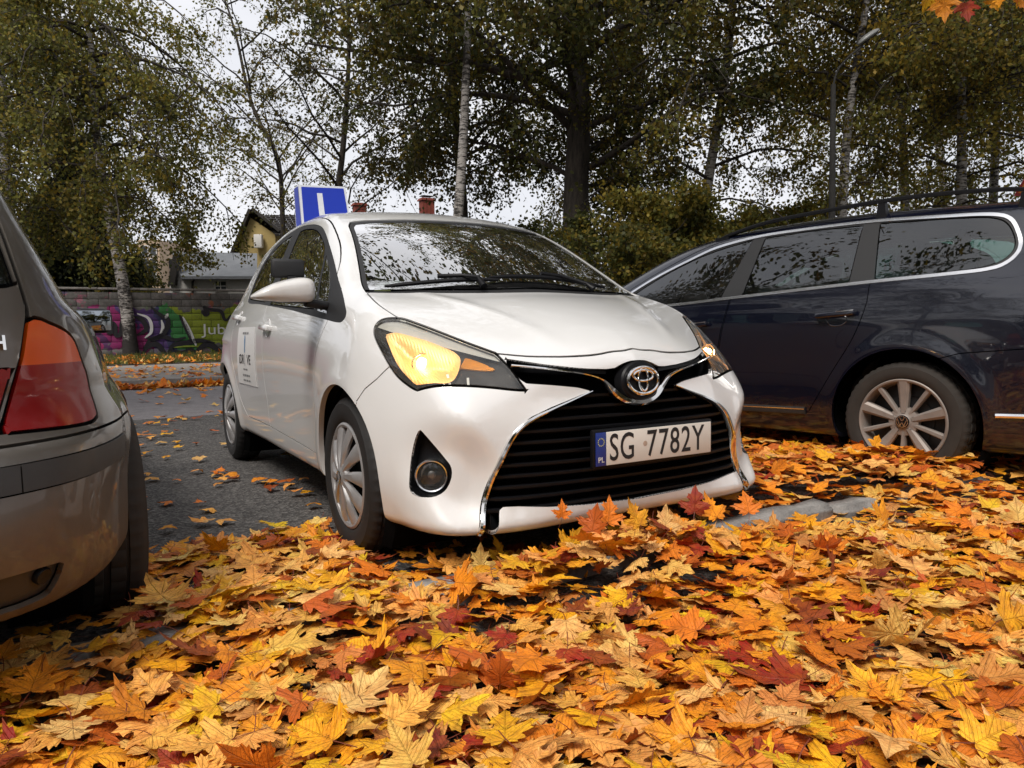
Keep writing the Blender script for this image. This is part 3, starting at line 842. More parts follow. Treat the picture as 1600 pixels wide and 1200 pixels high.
    for s, nm in ((fd, 'door'), (rd, 'door')):
        c = s.V[s.T].mean(1)[:, 1]
        for sg_ in (1, -1):
            d = skin_obj(nm, s.sub(c*sg_ > 0), W, root, lip=.010)
            # handle: cup and grab bar
            ha, hz = (2.03, .872) if s is fd else (2.90, .938)
            Pp, Nn = on_skin(f, [(ha, hz)], 'side'); p, n = Vector(Pp[0]), Vector(Nn[0])
            if sg_ < 0: p.y, n.y = -p.y, -n.y
            x = Vector((1, 0, .05)).normalized(); y = n.cross(x).normalized()*sg_
            R = Matrix((x, n, y)).transposed()
            h = MB(); h.lathe([(.052, -.001), (.050, .0015), (.043, -.004), (.02, -.010), (0, -.011)], n=28)
            for i, v in enumerate(h.v): q = Vector(v); q.z *= .95; h.v[i] = tuple(R@q+p)
            ho = h.obj('handle_cup', W, d)
            g_ = MB().box(p+n*.020-y*0, (.180, .022, .034), R, bev=.011); g_.box(p+n*.012+x*.075, (.03, .03, .026), R, bev=.004); g_.box(p+n*.012-x*.075, (.03, .03, .026), R, bev=.004)
            g_.obj('handle', W, d, auto=.8)
    for s in (1, -1):
        for q, nm, mt, off in ((g1, 'side_window', 'glass', -.004), (g2, 'quarter_window', 'glass', -.003), (g3, 'side_window', 'dark_glass', -.004), (dl, 'window_frame', 'matt_plastic', -.002)):
            skin_obj(nm, q.sub(q.V[q.T].mean(1)[:, 1]*s > 0), M[mt], root, offset=off)
    skin_obj('windscreen', sg, M['screen_glass'], root, offset=-.003)
    skin_obj('windscreen_seal', frit, M['matt_plastic'], root, offset=-.002)
    skin_obj('scuttle_panel', cw, M['matt_plastic'], root, offset=-.010)
    skin_obj('rear_window', rg, M['dark_glass'], root, offset=-.003)
    gap_obj(root, gaps)
    # grille: backing, slats, surround
    skin_obj('grille_backing', gr, M['black_void'], root, offset=-.075); wall_obj('grille_frame', gr, .078, M['black_plastic'], root, .001)
    zz = np.linspace(.262, .620, 11)
    oa = np.array(opening)
    def half_at(z):
        b = np.linspace(0, .66, 400); ins = sdf_poly(b, np.full(400, z), opening) < -.004
        return (b[ins].max() if ins.any() else 0, b[ins].min() if ins.any() else 0)
    for i, z in enumerate(zz):
        bm_, bmin = half_at(z)
        if bm_ <= 0: continue
        segs = [(-bm_, bm_)] if bmin < .03 else [(-bm_, -bmin), (bmin, bm_)]
        for b0, b1 in segs:
            bs = np.linspace(b0, b1, 30); P, Nn = on_skin(f, np.stack([bs, np.full(30, z)], 1), 'front')
            Nn = np.tile([-1., 0, 0], (30, 1)); P = P-Nn*.030
            V_, F_ = sweep(P, Nn, [(-.0085, -.03), (-.0095, .004), (-.004, .012), (.004, .013), (.0055, .004), (.003, -.03)])
            MB().add(V_, F_, True).obj('grille_slat', M['black_plastic'], root)
    # fin inside the upper slot
    for s in (1, -1):
        bs = np.linspace(.12, .43, 16); zs = .688+.13*(bs-.12)
        P, Nn = on_skin(f, np.stack([bs*s, zs+.008], 1), 'front'); P = P-Nn*.028
        V_, F_ = sweep(P, Nn, [(-.005, -.02), (-.006, .006), (.006, .006), (.005, -.02)]); MB().add(V_, F_).obj('grille_fin', M['black_plastic'], root)
    # chrome blades each side of the grille
    for s in (1, -1):
        co = smooth_loop([(.186, .6365), (.262, .610), (.346, .582), (.419, .553), (.474, .513), (.512, .455), (.541, .390), (.563, .325), (.584, .265), (.600, .215), (.604, .196)], 5, closed=False)
        P, Nn = on_skin(f, co*[s, 1], 'front')
        def pr(t): w = .0025+.0068*min(1, t*2.2); return [(-w, -.016), (-w, .003), (-w*.4, .0075), (w*.5, .0065), (w, -.002), (w, -.016)]
        V_, F_ = sweep(P, Nn, pr); MB().add(V_, F_, False).obj('chrome_blade', M['chrome'], root, auto=.6)
    # V shaped chrome bar under the emblem
    vc = smooth_loop([(-.447, .722), (-.36, .713), (-.26, .700), (-.19, .688), (-.145, .670), (-.115, .642), (-.085, .614), (-.048, .596), (0, .590), (.048, .596), (.085, .614), (.115, .642), (.145, .670), (.19, .688), (.26, .700), (.36, .713), (.447, .722)], 5, closed=False)
    P, Nn = on_skin(f, vc, 'front'); Nn = Nn*[1, .4, 1]; Nn /= np.linalg.norm(Nn, axis=1, keepdims=True)
    def pr(t):
        q = abs(t-.5)*2; w = .0035+.0085*(1-sstep(.25, .62, q)); return [(-w, -.02), (-w, .004), (-w*.5, .010), (w*.5, .011), (w, .005), (w, -.02)]
    V_, F_ = sweep(P+Nn*.004, Nn, pr); MB().add(V_, F_).obj('chrome_bar', M['chrome'], root, auto=.7)
    # emblem on its black boss
    P, Nn = on_skin(f, [(0, .664)], 'front'); c = Vector(P[0]); n = Vector((-1, 0, .10)).normalized(); y = Vector((0, 1, 0)); z = n.cross(y)
    def boss(u, v, h): return c+y*u+z*-v+n*h
    mb = MB(); V_ = []; F_ = []; m = 40
    for r, h in ((.088, -.03), (.086, .004), (.080, .010), (.0, .014)):
        for k in range(m):
            t = 2*PI*k/m; V_.append(boss(r*math.cos(t), r*.80*math.sin(t), h))
    for i in range(3):
        for k in range(m): F_.append((i*m+k, i*m+(k+1) % m, (i+1)*m+(k+1) % m, (i+1)*m+k))
    mb.add(V_, F_, True).obj('emblem_boss', M['black_plastic'], root)
    em = MB()
    def ell(cx, cz, rx, rz, r, h=.019):
        em.tube([boss(cx+rx*math.cos(t), cz+rz*math.sin(t), h) for t in np.linspace(0, 2*PI, 41)[:-1]], r, 8, closed=True)
    ell(0, 0, .066, .046, .0062); ell(0, .004, .020, .040, .0050, .020); ell(0, .0165, .043, .0185, .0050, .020)
    em.obj('emblem', M['chrome'], root)
    # number plate
    pr_ = empty('number_plate', (-.005, -.035, .447), 0, root); pr_.rotation_euler = (0, math.radians(0), 0)
    hold = MB().box((.012, 0, 0), (.020, .540, .132), bev=.007); hold.obj('holder', M['black_plastic'], pr_)
    pl = MB().box((0, -.022, 0), (.004, .476, .112), bev=.0015); pl.obj('plate', M['plate_white'], pr_)
    eu = MB().box((0, .2385, 0), (.004, .042, .112), bev=.0015); eu.obj('country_strip', M['plate_blue'], pr_)
    RM = Matrix(((0, 0, -1, 0), (-1, 0, 0, 0), (0, 1, 0, 0), (0, 0, 0, 1)))
    def put(s, size, b, z, mat, sx=1., bold=0., sp=1.):
        me = text_mesh(s, size, .0006, sx, sp, bold=bold); me.transform(Matrix.Translation((-.0024, b, z))@RM); link('lettering', me, mat, pr_)
    put('SG', .130, .150, -.002, M['plate_black'], .70, .0006, 1.05); put('7782Y', .130, -.090, -.002, M['plate_black'], .74, .0006, 1.10)
    put('PL', .026, .2385, -.036, M['plate_white'], 1., 0.)
    st = MB()
    for k in range(12):
        a = 2*PI*k/12; cy, cz = .2385+.0125*math.cos(a), .024+.0125*math.sin(a)
        P5 = [(cy+(.0030 if j % 2 == 0 else .0013)*math.sin(j*PI/5), cz+(.0030 if j % 2 == 0 else .0013)*math.cos(j*PI/5)) for j in range(10)]
        st.prism(P5, lambda u, v, h: (h, u, v), -.0020, -.0028)
    st.obj('star_ring', M['plate_yellow'], pr_)
    hs = MB().prism([(.050+.009*math.cos(t), .004+.009*math.sin(t)) for t in np.linspace(0, 2*PI, 17)[:-1]], lambda u, v, h: (h, u, v), -.0018, -.0027); hs.obj('sticker', M['plate_seal'], pr_)
    # fog lamps
    for c_ in comps(fg):
        skin_obj('fog_recess', c_, M['black_plastic'], root, offset=-.045); wall_obj('fog_recess_wall', c_, .045, M['black_plastic'], root)
    for s in (1, -1):
        fr = MB(); R = Matrix.Rotation(s*math.radians(27), 3, 'Z'); ce = Vector((.256, s*.700, .372))
        # lamp axis points forward and outward
        ax_ = R@Vector((-1, 0, 0)); ax_.y = abs(ax_.y)*s; yb = ax_.cross(Vector((0, 0, 1))).normalized(); zb = yb.cross(ax_)
        fo = empty('fog_lamp', ce, 0, root)
        def ring(prof, m=36):
            V_ = []; F_ = []
            for r, h in prof:
                for k in range(m): t = 2*PI*k/m; V_.append(yb*r*math.cos(t)+zb*r*math.sin(t)+ax_*h)
            for i in range(len(prof)-1):
                for k in range(m): F_.append((i*m+k, i*m+(k+1) % m, (i+1)*m+(k+1) % m, (i+1)*m+k))
            return V_, F_
        MB().add(*ring([(.055, -.03), (.0555, .006), (.052, .011), (.048, .009), (.043, -.004)]), True).obj('bezel', M['satin_chrome'], fo)
        MB().add(*ring([(.044, .001), (.034, .006), (.018, .009), (0, .010)]), True).obj('lens', M['lens'], fo)
        MB().add(*ring([(.044, -.003), (.036, -.024), (.02, -.034), (.0, -.036)]), True).obj('reflector', M['chrome'], fo)
        MB().add(*ring([(.012, -.034), (.013, -.010), (.008, -.005), (0, -.004)]), True).obj('bulb_shield', M['cap_silver'], fo)
    # headlamps: housing, reflector, lit bulb, indicator, lens
    for s in (1, -1):
        hs_ = hl.sub(hl.V[hl.T].mean(1)[:, 1]*s > 0)
        lens = skin_obj('headlamp', hs_, M['lens'], root, offset=.001, lip=.006)
        inner = hs_; wall_obj('housing_wall', hs_, .085, M['lamp_dark'], lens, .002)
        A = smooth_loop([(1.27, .845), (1.12, .835), (.96, .80), (.86, .765), (.845, .72), (.865, .685), (.95, .681), (1.05, .671, 1), (1.10, .695), (1.17, .735), (1.24, .80)], 3)
        B_ = smooth_loop([(.838, .770, 1), (.75, .750), (.670, .724, 1), (.74, .726), (.846, .735, 1)], 3)
        C_ = [(.83, .71), (.845, .71), (.86, .675), (.835, .675)]
        rest, bowl = inner.split(diag_f(A)); rest, amb = rest.split(diag_f(B_))
        # top of the housing is pale, outboard part and lower inner part dark
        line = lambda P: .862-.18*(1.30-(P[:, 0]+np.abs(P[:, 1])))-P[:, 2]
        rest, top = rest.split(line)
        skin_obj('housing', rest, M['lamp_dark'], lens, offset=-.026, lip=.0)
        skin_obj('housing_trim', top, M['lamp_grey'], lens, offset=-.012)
        skin_obj('indicator', amb, M['amber'], lens, offset=-.020, lip=.02)
        # reflector bowl: pushed in towards its middle
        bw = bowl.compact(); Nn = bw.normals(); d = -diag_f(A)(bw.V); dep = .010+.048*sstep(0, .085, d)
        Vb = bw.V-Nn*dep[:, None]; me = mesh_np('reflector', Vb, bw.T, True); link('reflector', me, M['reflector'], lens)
        Pb, Nb = on_skin(f, [(s*.690, .765)], 'front'); cc = Vector(Pb[0])-Vector(Nb[0])*.045
        b_ = MB(); b_.lathe([(0, -.022), (.016, -.016), (.022, 0), (.016, .014), (0, .018)], c=cc, axis='x', n=20); b_.obj('bulb', M['bulb'], lens)
        rg_ = MB().tube([cc+Vector((-.006, .040*math.cos(t), .034*math.sin(t))) for t in np.linspace(0, 2*PI, 29)[:-1]], .0035, 6, closed=True); rg_.obj('reflector_ring', M['chrome'], lens)
        for q, (uu, z0, z1) in enumerate(((.70, .668, .700), (.84, .680, .712))):
            pts, nn = on_skin(f, [((uu-.11 if uu < .8 else uu-.20)*s, z0), ((uu-.12 if uu < .8 else uu-.205)*s, z1)], 'front')
            V_, F_ = sweep(pts-nn*.016, nn, [(-.004, -.004), (-.004, .002), (.004, .002), (.004, -.004)]); MB().add(V_, F_).obj('housing_rib', M['lamp_grey'], lens)
    # door mirrors
    for s in (1, -1):
        mo = empty('door_mirror', (1.09, s*.965, 1.012), 0, root); mo.scale = (1, s, 1)
        if s < 0: mo.location = (1.36, -.865, .955); mo.rotation_euler.z = math.radians(78)
        bm = bmesh.new(); bmesh.ops.create_uvsphere(bm, u_segments=40, v_segments=24, radius=1)
        for v in bm.verts:
            x, y, z = v.co
            q = 1-.30*max(0, y)**1.5
            X = (x*.075-.02*abs(y) if x < 0 else x*.045); 
            e = lambda t, p: math.copysign(abs(t)**p, t)
            Y_ = (e(y, .80) if y > 0 else e(y, .45))*.124; t_ = min(1, max(0, (Y_+.124)/.248)); zt = .062-.072*t_**2.0; zb = -.052+.016*t_; zz_ = max(-1, min(1, e(z, .55)))
            v.co = Vector((X, Y_, (zt+zb)/2+(zt-zb)/2*zz_))
        me = bpy.data.meshes.new('mirror_shell'); bm.to_mesh(me); bm.free()
        for p in me.polygons: p.use_smooth = True
        Vm = np.array([v.co[:] for v in me.vertices]); Tm = []
        for p in me.polygons:
            vs = list(p.vertices)
            for i in range(1, len(vs)-1): Tm.append((vs[0], vs[i], vs[i+1]))
        fm = lambda a, b, z: np.sqrt((a/.075)**2+(b/.122)**2+(z/.064)**2)-1
        ms = Skin(fm, Vm, np.array(Tm))
        low = lambda P: P[:, 2]+.042-.10*np.maximum(P[:, 1]-.02, 0)
        up_, lo_ = ms.split(low)
        for q, nm, mt in ((up_, 'mirror_cap', W), (lo_, 'mirror_base', M['matt_plastic'])):
            q = q.compact(); link(nm, mesh_np(nm, q.V, q.T, True), mt, mo)
        mg = MB().box((.040, -.045, .004), (.006, .115, .070), bev=.02); mg.obj('mirror_glass', M['mirror'], mo)
        am = MB().box((-.005, -.135, -.050), (.060, .10, .035), Matrix.Rotation(.15, 3, 'X'), bev=.012); am.obj('mirror_arm', M['matt_plastic'], mo, auto=.8)
        ex = MB().box((.062, -.040, .098), (.030, .135, .078), bev=.030); ex.box((.05, -.05, .05), (.02, .03, .03)); ex.obj('instructor_mirror', M['matt_plastic'], mo, auto=.8)
    # wipers
    for (a0, b0), (a1, b1), arm in (((.80, .60), (.705, .30), (.72, .28)), ((.70, .26), (.72, -.36), (.705, -.34))):
        pass
    def wiper(pts, arm):
        w = empty('wiper', (0, 0, 0), 0, root)
        Pw = []
        for a, b in pts:
            Q, Nn = on_skin(f, [(a, b)], 'top'); Pw.append(Vector(Q[0])+Vector(Nn[0])*.018)
        Pw = [Pw[0]+(Pw[-1]-Pw[0])*t for t in np.linspace(0, 1, 8)]
        for q in Pw:
            Q, Nn = on_skin(f, [(q.x, q.y)], 'top'); q.z = Q[0][2]+.016
        MB().tube(Pw, [.006]+[.010]*6+[.006], 6).obj('blade', M['black_plastic'], w)
        A0 = []
        for a, b, h in arm:
            Q, Nn = on_skin(f, [(a, b)], 'top'); A0.append(Vector(Q[0])+Vector((0, 0, h)))
        MB().tube(A0, [.016]+[.009]*(len(A0)-1), 8).obj('arm', M['black_plastic'], w, auto=.9)
    wiper([(.865, .615), (.775, .15)], [(.70, .255, .020), (.74, .26, .045), (.80, .30, .032), (.83, .40, .030)])
    wiper([(.80, .18), (.80, -.42)], [(.71, -.30, .018), (.74, -.28, .032), (.79, -.18, .030), (.80, -.08, .028)])
    stk = MB(); Q, Nn = on_skin(f, [(.93, .575)], 'top'); q = Vector(Q[0])-Vector(Nn[0])*.012; n = Vector(Nn[0]); y = Vector((0, 1, 0)); y = (y-n*y.dot(n)).normalized(); x = y.cross(n)
    stk.box(q, (.035, .10, .002), Matrix((x, y, n)).transposed()); stk.obj('windscreen_sticker', M['paper_green'], root)
    # magnetic sign on the rear door
    def door_pt(u, v, off=.003):
        P, Nn = on_skin(f, [(u, v)], 'side'); return P[0]+Nn[0]*off
    for s in (1, -1):
        ms_ = empty('door_sign', (0, 0, 0), 0, root)
        nu, nv = 10, 12; us = np.linspace(2.32, 2.80, nu); vs = np.linspace(.545, .88, nv)
        G = np.array([[(u+.02*math.sin(j*.6)*0, v) for u in us] for j, v in enumerate(vs)]).reshape(-1, 2)
        P, Nn = on_skin(f, G, 'side'); P = P+Nn*.004; P[:, 1] *= s
        F_ = [(j*nu+i, j*nu+i+1, (j+1)*nu+i+1, (j+1)*nu+i) for j in range(nv-1) for i in range(nu-1)]
        n_ = len(P); P2 = P.copy(); P2[:, 1] -= s*.003
        Vs = [tuple(p) for p in P]+[tuple(p) for p in P2]; bl = []
        rim = [i for i in range(nu)]+[j*nu+nu-1 for j in range(1, nv)]+[(nv-1)*nu+i for i in range(nu-2, -1, -1)]+[j*nu for j in range(nv-2, 0, -1)]
        for i in range(len(rim)): a_, b_2 = rim[i], rim[(i+1) % len(rim)]; bl.append((a_, b_2, b_2+n_, a_+n_))
        MB().add(Vs, F_+bl, False).obj('sheet', M['sign_sheet'], ms_, auto=.8)
        def stick(txt, size, u, v, mat, sx=1., bold=0.):
            me = text_mesh(txt, size, 0, sx, bold=bold); n0 = len(me.vertices); co = np.zeros(n0*3, np.float32); me.vertices.foreach_get('co', co); co = co.reshape(-1, 3)
            uu = u-co[:, 0] if s > 0 else u+co[:, 0]
            Q, Nn = on_skin(f, np.stack([uu, v+co[:, 1]], 1), 'side'); Q = Q+Nn*.0052; Q[:, 1] *= s
            me.vertices.foreach_set('co', Q.astype(np.float32).ravel()); me.update(); link('lettering', me, mat, ms_)
        stick('iDR', .078, 2.665, .69, M['plate_black'], 1.15, .0012); stick('I', .10, 2.575, .685, M['plate_black'], .6); stick('VE', .078, 2.47, .69, M['plate_black'], 1.15, .0012)
        # small print, too small to read in the photograph: word-long lines
        for v_, hh_, words in ((.845, .013, ((2.62, .05), (2.56, .05), (2.50, .04))), (.635, .010, ((2.60, .05), (2.54, .05))), (.600, .012, ((2.64, .03), (2.59, .05), (2.53, .05), (2.48, .03))), (.570, .010, ((2.62, .06), (2.55, .05), (2.49, .04)))):
            for u_, w_ in words:
                Q, Nn = on_skin(f, [(u_-w_/2, v_-hh_/2), (u_+w_/2, v_-hh_/2), (u_+w_/2, v_+hh_/2), (u_-w_/2, v_+hh_/2)], 'side'); Q = Q+Nn*.0052; Q[:, 1] *= s
                MB().add(Q, [(0, 1, 2, 3)]).obj('small_print', M['print_grey'], ms_, auto=None)
        P5 = smooth_loop([(.0, .07), (.016, .045), (.012, .01), (0, -.035), (-.012, .01), (-.016, .045)], 4)
        Q, Nn = on_skin(f, P5+[2.575, .765], 'side'); Q = Q+Nn*.0054; Q[:, 1] *= s
        MB().add(Q, [tuple(range(len(Q)))]).obj('emblem', M['print_blue'], ms_, auto=None)
    # roof sign
    rs = empty('roof_sign', (2.62, .335, 1.452), 0, root); rs.rotation_euler = (math.radians(-3), math.radians(4), math.radians(4))
    w2, w1, hh, t0, t1 = .158, .148, .283, .060, .045
    MB().add([(-t0, -w2, 0), (t0, -w2, 0), (t0, w2, 0), (-t0, w2, 0), (-t1, -w1, hh), (t1, -w1, hh), (t1, w1, hh), (-t1, w1, hh)], [(0, 3, 2, 1), (4, 5, 6, 7), (0, 1, 5, 4), (2, 3, 7, 6), (1, 2, 6, 5), (0, 4, 7, 3)]).obj('box', M['sign_white'], rs, auto=None)
    MB().box((0, 0, -.006), (.20, .36, .022), bev=.006).obj('base', M['matt_plastic'], rs)
    for sg2 in (-1, 1):
        def fp(u, v, h):
            t = v/hh; x = t0+(t1-t0)*t+h; return (sg2*x, u*(1-.09*t), v)
        MB().prism([(-.146, .014), (.146, .014), (.146, .270), (-.146, .270)], fp, .0002, .0022).obj('blue_panel', M['sign_blue'], rs, auto=None)
        k = -1 if sg2 > 0 else 1
        MB().prism([(k*.045, .045), (k*.009, .045), (k*.009, .235), (k*.045, .235)][::k], fp, .0024, .0036).obj('letter_stem', M['sign_white'], rs, auto=None)
        MB().prism([(k*.009, .045), (-k*.075, .045), (-k*.075, .080), (k*.009, .080)][::k], fp, .0024, .0036).obj('letter_foot', M['sign_white'], rs, auto=None)
    for s2 in (-1, 1):
        MB().add([(-t0+.012, s2*(w2+.001), .012), (t0-.012, s2*(w2+.001), .012), (t1-.010, s2*(w1+.003), .275), (-t1+.010, s2*(w1+.003), .275)], [(0, 1, 2, 3)]).obj('side_panel', M['sign_blue'], rs, auto=None)
    # tail lamps (seen end-on at the far left edge of the car)
    tl = lambda P: np.maximum(sdf_poly(P[:, 0], P[:, 2], [(3.44, .93), (3.95, .80), (3.95, 1.05), (3.5, 1.05)]), .4-np.abs(P[:, 1]))
    # wheels, wells, under-body
    for ca, st_ in ((Y_FW, .0), (Y_RW, 0)):
        for s in (1, -1):
            build_wheel(root, 'cap', .303, .178, .198, (ca, s*.745, .303), s, st_, rot=.3)
    wheel_wells(root, [(Y_FW, .302, .350, .800), (Y_RW, .302, .350, .800)])
    # cabin
    MB().box((1.9, 0, .33), (2.6, 1.38, .06)).obj('cabin_floor', M['trim_cloth'], root)
    MB().add([(.80, -.66, .40), (.80, .66, .40), (.80, .66, .965), (.80, -.66, .965), (1.28, -.66, .40), (1.28, .66, .40), (1.32, .66, .88), (1.32, -.66, .88), (1.12, -.66, .985), (1.12, .66, .985)], [(3, 2, 9, 8), (8, 9, 6, 7), (7, 6, 5, 4), (0, 3, 8, 7, 4), (1, 5, 6, 9, 2)]).obj('dashboard', M['dash'], root)
    seat(root, 1.75, .36); seat(root, 1.75, -.36); seat(root, 2.62, 0, .34, 1.25, True)
    steering_wheel(root, (1.42, -.36, .90))
    MB().box((1.50, 0, 1.33), (.03, .24, .06), bev=.01).obj('rear_view_mirror', M['matt_plastic'], root)
    for s in (1, -1): MB().box((1.8, s*.74, .60), (1.9, .05, .52)).obj('door_lining', M['trim_cloth'], root)
    return root
M['plate_white'] = plain('plate_white', (.62, .58, .52), .45, grain=.1, gs=8)
M['plate_black'] = plain('plate_black', (.010, .010, .011), .5)
M['plate_blue'] = plain('plate_blue', (.012, .03, .19), .4)
M['plate_yellow'] = plain('plate_yellow', (.45, .42, .18), .5)
M['plate_seal'] = plain('plate_seal', (.50, .38, .30), .35, .3)
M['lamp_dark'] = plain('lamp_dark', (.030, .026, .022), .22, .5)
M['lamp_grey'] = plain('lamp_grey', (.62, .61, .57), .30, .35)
def lamp_mat(name, col, em, st, sc):
    m = Mat(name); b = m.pr(Base_Color=col, Metallic=.6, Roughness=.25); b.inputs['Emission Color'].default_value = (*em, 1); b.inputs['Emission Strength'].default_value = st
    w = m.n('TexWave'); w.inputs['Scale'].default_value = sc; w.bands_direction = 'Y'; tc = m.n('TexCoord'); m.l(tc.outputs['Object'], w.inputs[0]); m.l(m.bump(w.outputs[1], .7, .003), b.inputs['Normal']); return m.m
M['amber'] = lamp_mat('amber_lit', (.85, .40, .06), (1., .36, .04), .05, 120)
M['bulb'] = emit('bulb_lit', (1.0, .62, .25), 15)
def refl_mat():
    m = Mat('reflector_glow'); b = m.pr(Base_Color=(.88, .55, .22), Metallic=.45, Roughness=.42)
    b.inputs['Emission Color'].default_value = (1., .46, .12, 1); b.inputs['Emission Strength'].default_value = .09  # faint emission given to the bowl itself, standing for bulb light it would reflect
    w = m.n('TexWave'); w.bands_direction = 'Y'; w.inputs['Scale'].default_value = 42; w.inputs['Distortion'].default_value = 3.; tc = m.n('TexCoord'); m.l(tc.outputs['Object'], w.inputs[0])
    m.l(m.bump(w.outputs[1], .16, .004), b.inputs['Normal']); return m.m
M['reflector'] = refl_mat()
M['mirror'] = plain('mirror', (.30, .33, .36), .03, 1.)
M['paper_green'] = plain('paper_green', (.50, .62, .52), .6)
M['sign_sheet'] = plain('sign_sheet', (.66, .65, .64), .42, grain=.05, gs=12)
M['sign_white'] = plain('sign_white', (.72, .74, .78), .4)
M['sign_blue'] = plain('sign_blue', (.008, .035, .42), .38)
M['print_grey'] = plain('print_grey', (.22, .22, .22), .6)
M['print_blue'] = plain('print_blue', (.10, .22, .38), .5)
hatch = build_yaris()

